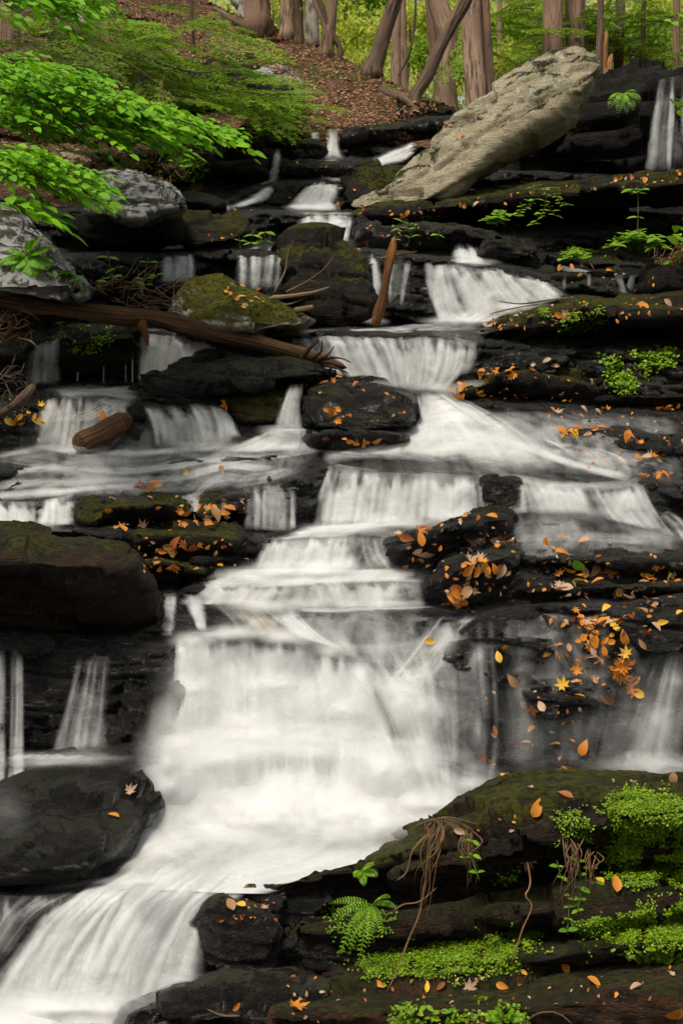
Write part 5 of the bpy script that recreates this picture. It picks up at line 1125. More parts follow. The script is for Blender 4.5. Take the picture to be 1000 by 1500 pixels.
tubes('side_twig', [[(573,375,7.7,2.5),(590,372,7.68,1.8),(612,368,7.65,0.9)],[(572,372,7.7,2.2),(560,378,7.7,1.4),(550,376,7.7,0.8)]], 'twig', nr=6, parent=s)
tubes('short_log', [[(113,654,6.34,8),(118,650,6.36,16),(128,645,6.37,18),(140,639,6.38,16),(155,632,6.39,17.5),(170,623,6.4,16),(182,616,6.42,14),(188,612,6.4,7)]], 'log', nr=22, amp=0.25, label='stubby wet brown log lying in the left-hand cascade', category='log')
def stick(lb, pts, mat='twig', **k): tubes('stick', [pts], mat, nr=6, amp=0.2, label=lb, category='stick', **k)
stick('pale dry stick lying right of the yellow-green boulder', [(395,437,7.1,4),(430,433,7.1,3.2),(460,428,7.1,2.4),(484,420,7.1,1.2)], 'palewood')
stick('short pale stick end poking toward the stream', [(430,455,7.0,4.5),(448,452,7.0,4),(460,449,7.0,3)], 'palewood')
stick('thin forked stick under the pale dry one', [(392,442,7.15,1.8),(420,446,7.15,1.5),(445,438,7.1,0.9)], 'palewood')
stick('thin curved twig rising left of the mossy-capped black rock', [(402,428,7.3,1.6),(418,395,7.3,1.3),(422,370,7.3,1),(431,350,7.3,0.6)])
stick('long thin twig arching toward the upper right', [(418,428,7.2,1.3),(450,412,7.2,1.1),(475,393,7.2,0.9),(490,372,7.2,0.5)])
stick('thin twig lying over the wide fall of the right slab', [(728,441,7.3,0.8),(760,445,7.3,1),(800,440,7.3,1.2),(835,436,7.2,1.2)])
stick('second thin twig beside the first on the right slab', [(715,460,7.25,0.7),(750,452,7.25,0.9),(790,445,7.2,1)])
stick('dry twig in the mossy recess left of the right-edge moss', [(850,362,8.6,0.7),(860,380,8.55,1.2),(870,395,8.5,1)])
stick('orange stalk lying on the leaf-dotted face', [(778,935,4.55,0.9),(805,930,4.55,1.1),(830,927,4.55,1)], 'peeled')
stick('curved pale stalk on the bottom shelf near the last fall', [(303,1478,2.9,1),(325,1487,2.88,1.6),(352,1488,2.86,2)], 'palewood')
stick('arched root at the bottom edge', [(765,1500,2.75,1),(790,1484,2.75,1.4),(815,1484,2.75,1.4),(838,1500,2.75,1.1)], 'palewood')
stick('thin pale twig arching among the leafy sprays', [(100,140,8.5,1),(160,175,8.5,1.2),(230,215,8.5,1),(255,175,8.6,0.6)], 'palewood')
stick('bent pale twig in front of the black hollow at upper left', [(262,175,9.2,0.6),(248,155,9.2,1),(235,140,9.2,1.1),(242,110,9.2,0.8)], 'palewood')
stick('dead branch slanting down the hillside at upper left', [(80,25,9.3,1.4),(130,60,9.3,1.6),(200,100,9.3,1.4),(262,150,9.3,1)], 'twig')
stick('dead hemlock branch crossing the black hollow', [(190,70,9.8,1.3),(240,95,9.8,1.6),(310,105,9.8,1.2),(340,95,9.8,0.6)], 'twig')
stick('dark crooked stick standing on the bank', [(583,112,14.3,1.5),(598,80,14.3,2),(606,40,14.3,1.8),(609,-20,14.3,1.6)], 'bark_dark')
stick('dead limb leaning in the gap between the left trunks', [(484,76,15.2,1.6),(475,40,15.2,3),(462,5,15.2,3),(450,-30,15.2,2.6)], 'bark_red')
# brush pile behind the log
def pile(lb, pl, n, Y, r, mat='twig', L=60, name='brush_pile', cat='brush'):
    ps = []
    for _ in range(n):
        x, y = rnd_in(pl); a = random.gauss(0.2, 0.7); l = random.uniform(0.3, 1) * L; YY = Y + random.gauss(0, 0.12)
        ps.append([(x, y, YY, r*random.uniform(.5, 1.2)), (x+l*.5*math.cos(a), y - l*.5*math.sin(a) + random.gauss(0, 5), YY+random.gauss(0, .06), r*.8), (x+l*math.cos(a), y-l*math.sin(a)*0.7+random.gauss(0, 6), YY+random.gauss(0, .1), r*.3)])
    tubes(name, ps, mat, nr=5, amp=0, label=lb, category=cat)
pile('tangle of dry twigs heaped behind the fallen log', [(110,410),(170,395),(230,410),(270,425),(255,460),(180,458),(120,445)], 75, 6.95, 0.9)
pile('dead grass and roots hanging at the left edge below the log', [(-20,450),(38,455),(36,500),(-20,505)], 60, 6.7, 1.2, 'root', 34, 'root_clump', 'roots')
pile('brown twig heap at the left edge beside the rippled stream', [(-20,540),(25,540),(40,570),(20,600),(-20,610)], 40, 6.45, 1.3, 'bark_dark', 40)
pile('dry brown grass drooping from the right edge', [(945,378),(1000,366),(1010,390),(960,392)], 70, 8.1, 0.8, 'root', 26, 'grass_clump', 'grass')
pile('brown roots showing in the soil right of the lower green spray', [(215,170),(255,195),(270,240),(255,270),(225,240)], 45, 8.6, 0.9, 'bark_dark', 30, 'root_clump', 'roots')
tubes('driftwood', [[(-10,610,6.3,5),(20,595,6.3,6),(42,575,6.3,7),(50,562,6.35,4)]], 'bark_dark', nr=10, amp=0.4, label='bent dark driftwood piece at the left edge beside the stream', category='wood')

# ------------------------------------------------------------------ hanging roots on the near ledges
def hanging(lb, top, n, bot, Y, spread):
    t = empty('hanging_roots', V3(top[0], top[1], Y), label=lb, category='roots'); ps = []
    for i in range(n):
        x0 = top[0] + random.gauss(0, spread*0.6); y0 = top[1] + random.uniform(-6, 8)
        x1 = bot[0] + random.gauss(0, spread); y1 = top[1] + (bot[1]-top[1]) * random.uniform(0.35, 1)
        k = random.gauss(0, 6)
        ps.append([(x0, y0, Y, random.uniform(0.6, 1.3)), (x0*0.7+x1*0.3+k, y0*.7+y1*.3, Y-0.03, 0.9), (x0*.3+x1*.7-k*0.5, y0*.3+y1*.7, Y-0.02, 0.8), (x1, y1, Y, 0.4)])
    for q in ps: tubes('root', [q], random.choice(('root', 'root', 'twig', 'palewood')), nr=5, amp=0.2, parent=t)
    return t
h1 = hanging('brown hanging roots on the near ledge, the longest and leftmost bundle', (640,1212), 20, (618,1350), 3.14, 9)
tubes('tuft', [[(625,1215,3.16,1),(640+random.gauss(0,6),1200,3.15,1.2),(650+random.gauss(0,25),1214+random.gauss(0,6),3.14,.7)] for _ in range(22)], 'palewood', nr=4, amp=0, parent=h1)
hanging('thin strands beside the leftmost root bundle, with a green shoot', (685,1216), 10, (684,1325), 3.14, 6)
hanging('brown root bundle in the middle of the near ledge', (838,1232), 16, (835,1360), 3.0, 13)
hanging('sparse short roots right of the middle bundle', (868,1245), 9, (870,1340), 3.0, 8)
for lb, pts in (('single crooked root dangling alone', [(772,1262,3.08,1.6),(775,1300,3.06,1.4),(769,1312,3.05,1.3),(777,1322,3.05,1.2),(765,1360,3.04,1.2),(748,1412,3.02,.9)]),
                ('long root trailing down to the brown shelf', [(622,1290,3.12,1.3),(612,1345,3.1,1.3),(600,1372,3.08,1.2),(582,1420,3.0,1),(565,1455,2.9,.7)]),
                ('root looping left from the leftmost bundle', [(625,1222,3.14,1.2),(605,1245,3.13,1.2),(592,1282,3.13,1.1),(580,1290,3.12,.9)]),
                ('root curving out to the left of the leftmost bundle', [(640,1300,3.13,1.1),(610,1322,3.12,1.2),(590,1325,3.12,1),(572,1338,3.12,.7)])):
    tubes('hanging_root', [pts], 'root', nr=6, amp=0.2, label=lb, category='root')

# ------------------------------------------------------------------ ferns and herbs
def herb(lb, stems, size=0.05, mat='herb', every=0.05):
    b = stems[0][0]; t = empty('green_plant', V3(*b), label=lb, category='plant'); C, D, N, S = [], [], [], []; ps = []
    for st in stems:
        p = [V3(*q) for q in st]; ps.append([(*q, 0.0018) for q in p])
        for a, c in zip(p[:-1], p[1:]):
            L = np.linalg.norm(c-a); n = max(1, int(L/every))
            for i in range(n):
                q = a + (c-a)*(i+0.6)/n
                for sg in (-1, 1):
                    d = np.array([sg*random.uniform(.5, 1), random.uniform(-.7, .1), random.uniform(-.3, .35)]); C.append(q); D.append(d/np.linalg.norm(d)); N.append((random.gauss(0, .2), -0.5, 1.0)); S.append(size*random.uniform(.6, 1.3))
    for p in ps:
        V, f, u = tube_arrays(p, 5, amp=0); place('stem', V, f, M['greenstem'], t, uv=u)
    C = np.array(C); D = np.array(D); N = np.array(N); X = np.cross(D, N); X /= np.linalg.norm(X, axis=1, keepdims=True)
    V, f = stamp(OV, C, X, D, np.cross(X, D), S); place('foliage', V, f, M[mat], t)
def bush(lb, x, y, Y, n, rad, size):
    st = []
    for _ in range(n):
        a = random.uniform(-0.2, math.pi + 0.2); l = rad * random.uniform(0.4, 1.1)
        tx, ty = x + math.cos(a) * l * 1.2, y - math.sin(a) * l * 0.75
        st.append([(x + random.gauss(0, 4), y + random.gauss(0, 3), Y), ((x+tx)/2, (y+ty)/2 - l*0.2, Y - 0.03), (tx, ty, Y + random.gauss(-0.06, 0.1))])
    herb(lb, st, size, 'herb', 0.035)
def fern(lb, base, fronds, size=1.0, mat='herb'):
    x, y, Y = base; b = V3(x, y, Y); t = empty('fern', b, label=lb, category='fern')
    for (dx, dy, dY) in fronds:           # tip in picture pixels from the base
        tip = V3(x + dx, y + dy, Y + dY); L = np.linalg.norm(tip - b); n = 16
        mid = (b + tip) / 2 + np.array([0, -0.05*L, 0.22*L])
        s = np.linspace(0, 1, n)[:, None]; C = (1-s)**2*b + 2*s*(1-s)*mid + s*s*tip
        T = np.gradient(C, axis=0); T /= np.linalg.norm(T, axis=1, keepdims=True)
        up = np.array([0, -0.6, 0.8]); S = np.cross(T, up); S /= np.linalg.norm(S, axis=1, keepdims=True)
        Cs, Ds, Ns, Ss = [], [], [], []
        for i in range(2, n):
            ln = L * 0.30 * math.sin(math.pi * (0.12 + 0.86 * i / n)) * size
            for sg in (-1, 1):
                d = S[i] * sg + T[i] * 0.45 + np.array([0, 0, -0.15]); Cs.append(C[i]); Ds.append(d / np.linalg.norm(d)); Ns.append(np.cross(S[i], T[i]) + RNG.normal(0, .15, 3)); Ss.append(ln)
        Cs = np.array(Cs); Ds = np.array(Ds); Ns = np.array(Ns); Ss = np.array(Ss)
        X = np.cross(Ds, Ns); X /= np.linalg.norm(X, axis=1, keepdims=True)
        V, f = stamp(oval_leaf(5, 0.15, 0.05, 0.15), Cs, X, Ds, np.cross(X, Ds), Ss)
        st = tube_arrays([(*C[0], .0012), (*C[n//2], .001), (*C[-1], .0005)], 4, 8)
        place('frond', np.concatenate([V, st[0]]), np.concatenate([f, st[1] + len(V)]), M[mat], t)
fern('fern hanging on the near ledge left of the root bundles', (545,1325,3.16), [(-40,40,-.05),(-60,20,-.05),(-35,70,-.05),(-50,75,-.05),(25,-10,-.1),(-20,88,-.05),(35,5,-.08),(-5,60,-.1),(15,45,-.1),(-62,-2,0)], 0.44)
fern('small fern with two round fronds above the hanging one', (528,1275,3.25), [(18,-8,-.05),(24,8,-.05),(-8,10,-.05),(5,22,-.05)], 0.9)
bush('loose green fern growing on the long mossy shelf', 728, 325, 8.75, 16, 22, 0.05)
bush('pale leafy plant in the recess at right', 935, 362, 8.25, 26, 34, 0.065)
bush('small bright plant on the black shelf', 845, 378, 8.6, 14, 18, 0.04)
fern('hart-shaped fern hanging on the dark rock wall', (913,138,10.1), [(-22,20,-.3),(-8,26,-.3),(14,22,-.3),(24,10,-.3),(-20,4,-.1),(4,28,-.2),(18,-4,-.2)], 0.5)
fern('green fern clump behind the spotted boulder at left', (40,375,6.6), [(-30,-8,-.1),(-20,20,-.1),(24,-30,-.1),(34,-10,-.1),(30,18,-.1),(5,-24,-.1),(-38,12,-.1),(10,30,-.1)], 1.3, 'beech')
fern('second fern left of the log, lower than the first', (95,415,6.6), [(-25,-14,-.1),(-18,14,-.1),(24,-8,-.1),(22,16,-.1),(0,-20,-.1),(5,26,-.1)], 1.3, 'beech')
fern('fern tuft on the moss bank under the leafy spray', (262,240,9.0), [(-14,-5,-.1),(14,-6,-.1),(2,-12,-.1),(16,4,-.1)], 1.3)
fern('fern in the top left shade', (55,48,9.0), [(-14,-16,-.1),(14,-18,-.1),(20,-2,-.1),(-18,-2,-.1),(4,-24,-.1)], 1.2, 'gleaf')
herb('leafy green stems growing out of the twig heap', [[(165,425,6.7),(162,395,6.7),(158,365,6.7)],[(210,425,6.7),(213,400,6.7),(218,375,6.7)],[(200,430,6.6),(222,410,6.6),(232,400,6.6)],[(150,425,6.7),(175,385,6.7)]], 0.07, every=0.07)
herb('tiny green shoots under the middle of the log', [[(90,495,6.6),(91,468,6.6)],[(108,492,6.6),(108,470,6.6)],[(160,510,6.6),(162,480,6.6)]], 0.03)
herb('small leafy plant on the mossy rock left of the upper cascade', [[(365,362,8.6),(372,340,8.6)],[(385,360,8.6),(390,335,8.6)],[(352,365,8.6),(350,345,8.6)]], 0.07)
herb('leafy twig at the top of the standing branch', [[(578,360,7.6),(582,330,7.6),(595,322,7.6)],[(596,360,7.6),(604,340,7.6)]], 0.055)
herb('thin seedling standing in the recess at right', [[(933,345,8.5),(934,300,8.5),(933,272,8.5)],[(933,285,8.5),(922,272,8.5)],[(933,285,8.5),(944,272,8.5)]], 0.08, every=0.4)
herb('green sprigs trailing from the long mossy shelf', [[(800,285,8.6),(795,310,8.55),(780,330,8.5)],[(815,285,8.6),(822,300,8.55),(835,300,8.5)],[(785,290,8.6),(765,305,8.55),(755,318,8.5)],[(800,282,8.7),(805,272,8.7)],[(800,300,8.6),(815,318,8.6)],[(790,288,8.6),(783,270,8.6)]], 0.05, 'cover', 0.03)
herb('grassy tuft on the long mossy shelf', [[(795+i*4,290,8.6),(792+i*5,272,8.6)] for i in range(-3,6)], 0.03, 'herb', 0.03)
herb('little plants at the left foot of the shelf beside the slab', [[(600,345,8.7),(596,330,8.7)],[(640,352,8.7),(642,338,8.7)],[(588,340,8.7),(580,330,8.7)]], 0.06)
herb('sprigs at the right edge beside the dark rock', [[(965,430,8.0),(968,400,8.0),(972,380,8.0)],[(985,430,8.0),(990,400,8.0)],[(975,440,8.0),(955,425,8.0)]], 0.07)
herb('thin green stem in the near root bundle', [[(690,1220,3.12),(692,1260,3.11),(702,1290,3.1)],[(684,1215,3.12),(680,1265,3.11)]], 0.02, every=0.03)
herb('leafy trailing stems among the middle roots', [[(845,1250,3.0),(850,1290,2.99),(845,1340,2.98)],[(860,1260,3.0),(875,1300,2.99)],[(835,1300,3.0),(830,1370,2.98)],[(815,1260,3.0),(822,1290,3.0)]], 0.022, every=0.025)
herb('slender green shoot at the bottom edge', [[(632,1500,2.75),(628,1485,2.75),(620,1465,2.75)],[(632,1485,2.75),(652,1480,2.75)]], 0.02)
fern('bright wood-sorrel tuft at the bottom edge', (740,1492,2.75), [(-30,-2,-.03),(28,0,-.03),(-14,-12,-.03),(12,-10,-.03)], 1.0)

# ground cover made of tiny leaves
def cover(pl, n, size, mat='cover', lift=0.012, per=4, kind='stuff', name='ground_cover'):
    C = []; N = []
    for _ in range(n):
        x, y = rnd_in(pl)
        if random.random() < 0.14: x += random.gauss(0, 14); y += random.gauss(0, 9)
        h = hit(x, y)
        if not h: continue
        if fbm(np.array(x*0.05), np.array(y*0.05), np.array(3.3), 2) < -0.32 + 0.0: continue
        p, nn = h
        for _k in range(per):
            o = nn * random.uniform(0.0, lift) + Vector((random.gauss(0, size*0.8), random.gauss(0, size*0.4), random.uniform(0, lift*0.6)))
            C.append(p + o); N.append((nn.x*0.5 + random.gauss(0, .45), nn.y*0.5 - 0.2 + random.gauss(0, .3), 0.8 + random.gauss(0, .2)))
    if not C: return
    X, Yv, Nn = frames(np.array(N), RNG.uniform(0, 6.28, len(C)))
    V, f = stamp(ROUND, np.array(C), X, Yv, Nn, size * RNG.uniform(0.6, 1.3, len(C)))
    place(name, V, f, M[mat], None, smooth=False, kind=kind)
CV = 0.0066
cover([(885,1175),(930,1160),(985,1165),(1010,1200),(1010,1300),(930,1300),(885,1290),(880,1250),(900,1230)], 3600, CV)
cover([(815,1195),(845,1190),(870,1215),(865,1232),(825,1225)], 170, CV)
cover([(905,1165),(925,1158),(960,1172),(900,1200)], 170, CV)
cover([(525,1418),(560,1402),(620,1390),(690,1385),(760,1365),(790,1368),(760,1420),(690,1425),(600,1430),(540,1432)], 3200, CV)
cover([(838,1350),(880,1345),(940,1332),(1010,1322),(1010,1385),(930,1390),(880,1378),(845,1372)], 2500, CV)
cover([(905,1395),(940,1392),(1000,1398),(990,1410),(930,1405)], 120, 0.011)
cover([(715,1290),(745,1280),(755,1290),(725,1296)], 40, 0.012)
cover([(470,1330),(510,1330),(560,1340),(590,1318),(560,1380),(500,1400),(480,1370)], 170, CV)
cover([(580,1480),(610,1475),(620,1500),(580,1500)], 70, 0.010); cover([(650,1478),(770,1478),(770,1500),(650,1500)], 130, 0.010)
cover([(820,470),(850,458),(888,464),(885,475),(830,492),(815,490)], 170, 0.022, lift=0.03)
cover([(872,535),(905,528),(985,512),(988,540),(930,545),(880,548)], 330, 0.022, lift=0.03)
cover([(888,562),(915,552),(932,562),(925,580),(900,580)], 150, 0.018, lift=0.04)
cover([(780,455),(800,452),(805,463),(785,465)], 30, 0.02)
cover([(830,362),(870,366),(880,372),(835,372)], 70, 0.022); cover([(610,316),(660,312),(660,320),(612,324)], 40, 0.025)
cover([(340,165),(420,160),(430,200),(350,215)], 110, 0.03, 'hemlock'); cover([(230,230),(300,232),(300,262),(240,268)], 130, 0.035, 'herb')
cover([(80,475),(170,480),(160,500),(80,500)], 70, 0.02)
cover([(100,500),(150,495),(145,520),(105,520)], 50, 0.02)
# dry litter lying on the banks
def litter(pl, n, size):
    C, N = [], []
    for _ in range(n):
        h = hit(*rnd_in(pl))
        if h: p, nn = h; C.append(p + nn*0.01); N.append((nn.x + random.gauss(0, .4), nn.y + random.gauss(0, .4), nn.z + random.gauss(0, .4)))
    return C, N
C, N = [], []
for pl, n in (([(290,20),(480,70),(600,140),(640,160),(560,185),(450,190),(400,190),(430,130)], 2600), ([(170,0),(330,20),(440,100),(200,90)], 900), ([(200,160),(260,180),(280,260),(230,270)], 260), ([(0,170),(120,190),(140,240),(0,220)], 260), ([(60,30),(160,60),(200,130),(60,140)], 200)):
    a, b = litter(pl, n, 0.05); C += a; N += b
X, Yv, Nn = frames(np.array(N, float), RNG.uniform(0, 6.28, len(N)))
V, f = stamp(oval_leaf(4, 0.32, 0.2, 0.2), np.array(C), X, Yv, Nn, 0.04 * RNG.uniform(0.5, 1.3, len(N)))
place('leaf_litter', V, f, M['litter'], None, kind='stuff')

# ------------------------------------------------------------------ fallen leaves, one object each
LM = {}
def leaf_mesh(kind, v, col):
    k = (kind, v, col)
    if k not in LM:
        V, f = maple_leaf(v, 0.35 + 0.2*v) if kind == 'maple' else oval_leaf(7, 0.24 + 0.03*v, 0.22, 0.1 + 0.12*v)
        V = V - V.mean(0)
        LM[k] = mesh('fallen_leaf', V, f, M['leaf_' + col])
    return LM[k]
FACE = 'on the wet face right of the main fall'; L4 = 'on the wet terrace along the right edge'
LEAVES = []
def leaf(px, py, col, where, size=0.07, kind=None, flat=0.15):
    h = hit(px, py)
    if not h: return
    if where == FACE: size *= 0.86
    p, n = h; kind = kind or random.choice(['maple', 'oval', 'oval'])
    nn = Vector((n.x + random.gauss(0, flat), n.y - 0.15 + random.gauss(0, flat), n.z + random.gauss(0, flat))).normalized()
    q = nn.to_track_quat('Z', 'Y').to_matrix().to_4x4() @ Matrix.Rotation(random.uniform(0, 6.28), 4, 'Z')
    s = size * random.uniform(0.7, 1.25) * (1.15 if kind == 'maple' else 1) * 0.84
    lift = 0.05 * p.y / 5 if 560 < py < 1140 else 0.0
    mw = Matrix.Translation((p + n * 0.012 * size / 0.075) * (1 - lift / p.length)) @ q @ Matrix.Diagonal((s, s, s, 1))
    LEAVES.append((s / p.y, mw, col, where, kind, random.randrange(4)))
def finish_leaves():
    LEAVES.sort(key=lambda a: -a[0]); Vs, Fs, Ix, k = [], [], [], 0; cols = list(LC)
    for i, (_, mw, col, where, kind, v) in enumerate(LEAVES):
        me = leaf_mesh(kind, v, col)
        if i < 298:
            o = bpy.data.objects.new('fallen_leaf', me); COL.objects.link(o); o.matrix_world = mw
            cn = {'orange': 'orange', 'yellow': 'yellow', 'tan': 'tan brown', 'pale': 'pale pinkish', 'rust': 'dark rust-red', 'green': 'fresh green'}[col]
            sh = 'lobed' if kind == 'maple' else 'oval'
            o['label'] = f"{cn} {sh} fallen leaf {where}"; o['category'] = 'leaf'; o['group'] = f"{cn} {sh} leaves {where}"
        else:
            V = np.array([mw @ w_.co for w_ in me.vertices]); Vs.append(V)
            f = np.array([list(pl.vertices) if len(pl.vertices) == 4 else list(pl.vertices) + [pl.vertices[-1]] for pl in me.polygons]); Fs.append(f + k); k += len(V); Ix += [cols.index(col)] * len(f)
    if Vs: place('small_scattered_leaves', np.concatenate(Vs), np.concatenate(Fs), None, kind='stuff', mats=[M['leaf_' + c] for c in cols], midx=Ix)
def scatter(cx, cy, rx, ry, n, where, pal='oooytpr', size=0.07, **k):
    m = {'o': 'orange', 'y': 'yellow', 't': 'tan', 'p': 'pale', 'r': 'rust'}
    for _ in range(n):
        leaf(random.gauss(cx, rx*0.5), random.gauss(cy, ry*0.5), m[random.choice(pal)], where, size, **k)
FACE = 'on the wet face right of the main fall'
for x, y, c, k in ((740,943,'orange','maple'),(800,960,'yellow','oval'),(823,1004,'yellow','maple'),(750,996,'tan','oval'),(780,1040,'orange','maple'),(766,1032,'pale','oval'),(769,1090,'tan','oval'),(778,1070,'orange','oval'),(812,1093,'tan','oval'),(708,1105,'orange','maple'),(740,1138,'yellow','oval'),(722,1072,'rust','oval'),(889,1022,'tan','oval'),(932,1016,'yellow','oval'),(730,962,'yellow','oval'),(938,895,'tan','oval'),(945,925,'rust','oval'),(940,943,'tan','oval'),(970,912,'yellow','oval'),(628,939,'yellow','oval'),(602,921,'orange','oval'),(572,868,'tan','oval'),(855,1094,'orange','oval'),(793,1035,'pale','oval'),(887,893,'yellow','oval'),(960,920,'pale','oval'),(995,900,'yellow','oval'),(848,1022,'orange','oval')):
    leaf(x, y, c, FACE, 0.07 if k == 'oval' else 0.085, k, 0.15)
scatter(868,908,45,14,20,FACE,'oooopty',0.07); scatter(912,985,24,22,15,FACE,'oooory',0.08,kind='maple'); scatter(850,962,38,24,14,FACE,'optpo',0.07); scatter(880,935,30,10,7,FACE,'oo',0.07)
L2 = 'on the two leaf-piled black ledges right of centre'
scatter(600,785,30,10,6,L2,'oopr'); scatter(620,812,24,8,5,L2,'ooyp'); scatter(725,798,30,12,10,L2,'oopt'); scatter(700,830,45,12,16,L2,'oooyp'); scatter(676,872,20,16,14,L2,'ooort'); scatter(665,760,30,6,4,L2,'oo')
L3 = 'on the long black ledge reaching the right edge'
scatter(850,800,60,12,6,L3,'oot'); scatter(880,840,80,14,13,L3,'oooyt'); scatter(820,865,20,8,5,L3,'pp'); scatter(910,868,30,6,4,L3,'ypt'); scatter(955,855,30,10,5,L3,'oot')
leaf(849, 826, 'green', 'standing out among orange ones on the long black ledge', 0.11, 'oval', 0.05)
L4 = 'on the wet terrace along the right edge'
scatter(860,632,30,10,13,L4,'oooty'); scatter(960,672,26,10,8,L4,'oopt'); scatter(960,700,30,5,5,L4,'oot'); scatter(850,605,70,6,7,L4,'ootp'); scatter(920,640,30,8,3,L4,'oo'); scatter(970,592,20,8,4,L4,'ooo')
L5 = 'on the hump-backed mossy rock'
scatter(735,546,36,8,12,L5,'oooor'); scatter(668,572,16,8,8,L5,'oooy'); scatter(700,570,20,6,3,L5,'ooy'); scatter(790,535,30,5,4,L5,'op')
L6 = 'on the broad mossy slab right of the wide fall'
scatter(780,460,70,10,14,L6,'oopt'); scatter(720,475,30,6,6,L6,'pop'); scatter(940,448,40,5,5,L6,'opt')
L7 = 'on the littered ledges above the dark undercut boulder'
scatter(310,752,45,16,16,L7,'ooot'); scatter(225,715,30,5,8,L7,'orr'); scatter(190,772,40,6,7,L7,'oopt'); scatter(270,800,50,8,11,L7,'ooptr'); scatter(240,828,30,4,5,L7,'oo'); leaf(273,692,'yellow',L7,0.07,'maple'); leaf(160,745,'orange',L7); leaf(325,690,'tan',L7)
L8 = 'beside the rippled stream at far left'
scatter(50,612,40,12,12,L8,'ooty',0.07); leaf(335,592,'orange','on the bright mossy rock left of the narrow chute',0.13,'maple'); scatter(130,608,20,8,2,L8,'o')
L9 = 'on the big glistening black boulder'
scatter(500,560,25,6,4,L9,'oor'); scatter(490,600,25,14,5,L9,'oo'); scatter(530,645,40,5,5,L9,'oo')
scatter(360,435,45,18,13,'on the yellow-green moss boulder','ooyp',0.055)
scatter(590,315,60,6,8,'on the dark shelf left of the stepped fan','oor',0.06); scatter(480,300,60,6,6,'around the upper cascade','ooo',0.06); scatter(700,300,60,6,6,'on the long mossy shelf','oop',0.07); scatter(900,262,50,5,4,'on the long mossy shelf','oo',0.07)
scatter(850,395,50,8,7,'around the small side fall at right','ooyp',0.06)
leaf(188,1160,'pale','on the broad wet boulder at lower left',0.08,'maple'); leaf(166,1197,'orange','on the broad wet boulder at lower left',0.055,'oval')
leaf(338,1326,'tan','on the sparkling wet rock',0.045,'oval',0.1); leaf(352,1327,'yellow','on the sparkling wet rock',0.05,'oval',0.1); leaf(385,1332,'pale','on the sparkling wet rock',0.05,'maple',0.1)
L10 = 'on the brown shelf along the bottom edge'
for x, y, c, k, s in ((556,1442,'orange','oval',.045),(626,1446,'yellow','oval',.045),(645,1445,'rust','oval',.045),(688,1447,'pale','maple',.06),(735,1445,'orange','oval',.04),(828,1424,'orange','oval',.045),(870,1442,'orange','oval',.045),(930,1448,'pale','oval',.035),(952,1412,'orange','oval',.045),(976,1413,'rust','oval',.035),(985,1430,'pale','maple',.04),(985,1482,'orange','oval',.06),(432,1480,'orange','maple',.09),(346,1473,'orange','oval',.035),(766,1424,'yellow','oval',.03),(697,1490,'tan','maple',.07)):
    leaf(x, y, c, L10, s, k, 0.15)
L11 = 'on the moss-rimmed near ledge'
for x, y, c, k, s in ((545,1228,'pale','maple',.06),(560,1222,'rust','oval',.045),(893,1188,'pale','oval',.07),(776,1155,'pale','oval',.03),(828,1166,'rust','oval',.045),(785,1182,'orange','oval',.05),(930,1152,'pale','oval',.045),(985,1143,'tan','oval',.045),(700,1410,'tan','oval',.09),(902,1294,'orange','oval',.06),(878,1292,'yellow','oval',.04),(770,1265,'tan','maple',.10),(675,1218,'pale','oval',.055)):
    leaf(x, y, c, L11 if y < 1250 else 'caught on the faces of the near ledges', s, k, 0.15)

def bits(pl, n, size=0.028, pal='ooortp'):
    m = {'o': 'orange', 'y': 'yellow', 't': 'tan', 'p': 'pale', 'r': 'rust'}
    for _ in range(n):
        x, y = rnd_in(pl); leaf(x, y, m[random.choice(pal)], 'bits', size, 'oval', 0.3)
bits([(560,790),(750,745),(760,870),(640,890)], 60); bits([(740,800),(1000,810),(1000,880),(740,880)], 55); bits([(800,885),(960,880),(940,1020),(820,1000)], 60); bits([(700,1000),(860,1000),(850,1130),(720,1130)], 35, 0.022)
bits([(150,720),(360,720),(365,830),(210,840)], 60); bits([(660,560),(760,530),(880,560),(860,590),(670,590)], 40); bits([(690,480),(830,440),(1000,440),(1000,460),(700,500)], 55, .032)
bits([(520,305),(680,300),(660,370),(520,375)], 40, .035); bits([(690,290),(1000,250),(1000,275),(700,305)], 40, .035); bits([(420,235),(520,235),(520,310),(330,310)], 24, .04); bits([(300,340),(420,340),(420,370),(300,370)], 18, .04)
bits([(780,590),(1000,590),(1000,710),(860,700)], 45, .032); bits([(0,580),(120,580),(150,680),(0,640)], 28, .03); bits([(420,1430),(1000,1400),(1000,1470),(420,1500)], 70, .016, 'orrtp'); bits([(320,1290),(420,1280),(420,1350),(320,1350)], 26, .014, 'orr'); bits([(540,1215),(1000,1150),(1000,1190),(600,1240)], 30, .018)
bits([(440,560),(610,570),(600,650),(450,650)], 20, .03); bits([(470,185),(680,170),(680,205),(470,215)], 22, .045); bits([(820,395),(960,395),(960,440),(820,440)], 26, .03)
bits([(840,930),(900,925),(940,1010),(870,1000)], 20, .035, 'ootp')
finish_leaves()
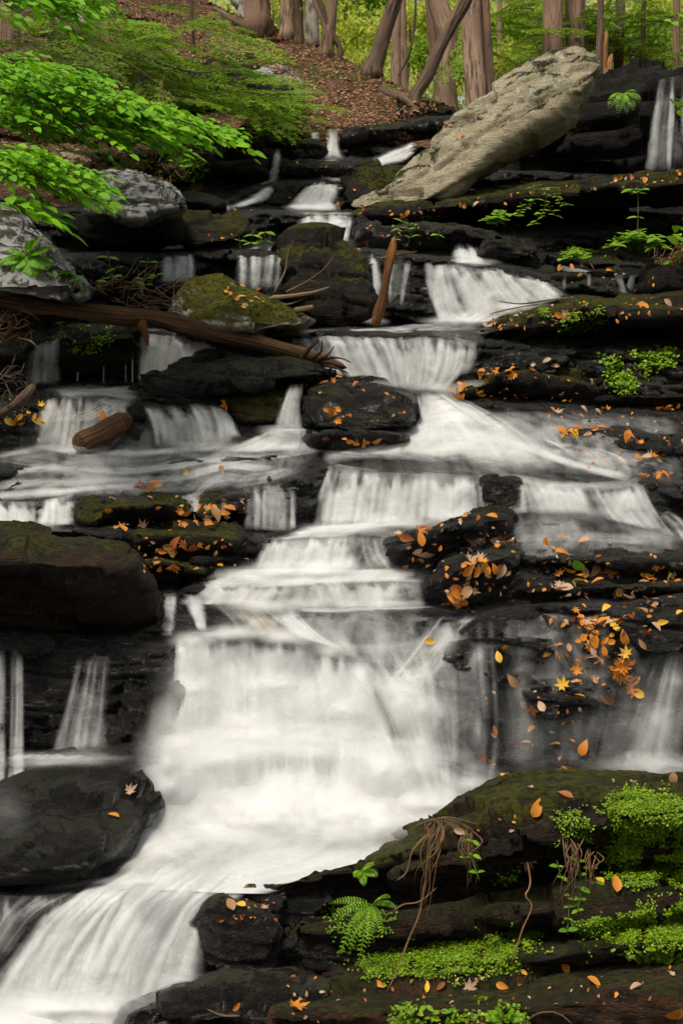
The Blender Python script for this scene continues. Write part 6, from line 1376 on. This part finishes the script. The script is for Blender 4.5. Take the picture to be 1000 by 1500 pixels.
# ------------------------------------------------------------------ light, camera
sc = bpy.context.scene
w = bpy.data.worlds.new('World'); sc.world = w; w.use_nodes = True
nt = w.node_tree; nt.nodes.clear()
sky = nt.nodes.new('ShaderNodeTexSky'); sky.sky_type = 'NISHITA'; sky.sun_disc = False
EL, ROT = math.radians(62), math.radians(-150)     # the sun stands behind the viewer's left shoulder
sky.sun_elevation = EL; sky.sun_rotation = ROT; sky.dust_density = 3.0; sky.air_density = 1.5
hs = nt.nodes.new('ShaderNodeHueSaturation'); hs.inputs['Saturation'].default_value = 0.35
bg = nt.nodes.new('ShaderNodeBackground'); bg.inputs['Strength'].default_value = 0.085
ou = nt.nodes.new('ShaderNodeOutputWorld')
nt.links.new(sky.outputs[0], hs.inputs['Color']); tint = nt.nodes.new('ShaderNodeMix'); tint.data_type = 'RGBA'; tint.blend_type = 'MULTIPLY'; tint.inputs[0].default_value = 1.0
nt.links.new(hs.outputs[0], tint.inputs[6]); tint.inputs[7].default_value = (1.0, 0.965, 0.89, 1)      # daylight filtered by the leaves overhead
nt.links.new(tint.outputs[2], bg.inputs['Color']); nt.links.new(bg.outputs[0], ou.inputs['Surface'])
sd = bpy.data.lights.new('sun', 'SUN'); sd.energy = 2.1; sd.angle = math.radians(14); sd.color = (1.0, 0.93, 0.81)
so = bpy.data.objects.new('sun', sd); COL.objects.link(so)
sv = Vector((math.sin(ROT) * math.cos(EL), math.cos(ROT) * math.cos(EL), math.sin(EL)))
so.rotation_euler = sv.to_track_quat('Z', 'Y').to_euler(); so.location = sv * 30
cd = bpy.data.cameras.new('camera'); co = bpy.data.objects.new('camera', cd); COL.objects.link(co)
co.rotation_euler = (math.radians(90), 0, 0); cd.sensor_fit = 'VERTICAL'; cd.sensor_height = 36; cd.lens = 36 * F / 1500
cd.shift_y = (HZ - 750) / 1500; cd.clip_start = 0.1; cd.clip_end = 500
sc.camera = co
sc.view_settings.view_transform = 'Standard'; sc.view_settings.look = 'None'; sc.view_settings.exposure = 0.5; sc.view_settings.gamma = 1.0
sc.render.engine = 'CYCLES'; sc.cycles.transparent_max_bounces = 40; sc.cycles.max_bounces = 6; sc.cycles.diffuse_bounces = 3
sc.cycles.use_denoising = True
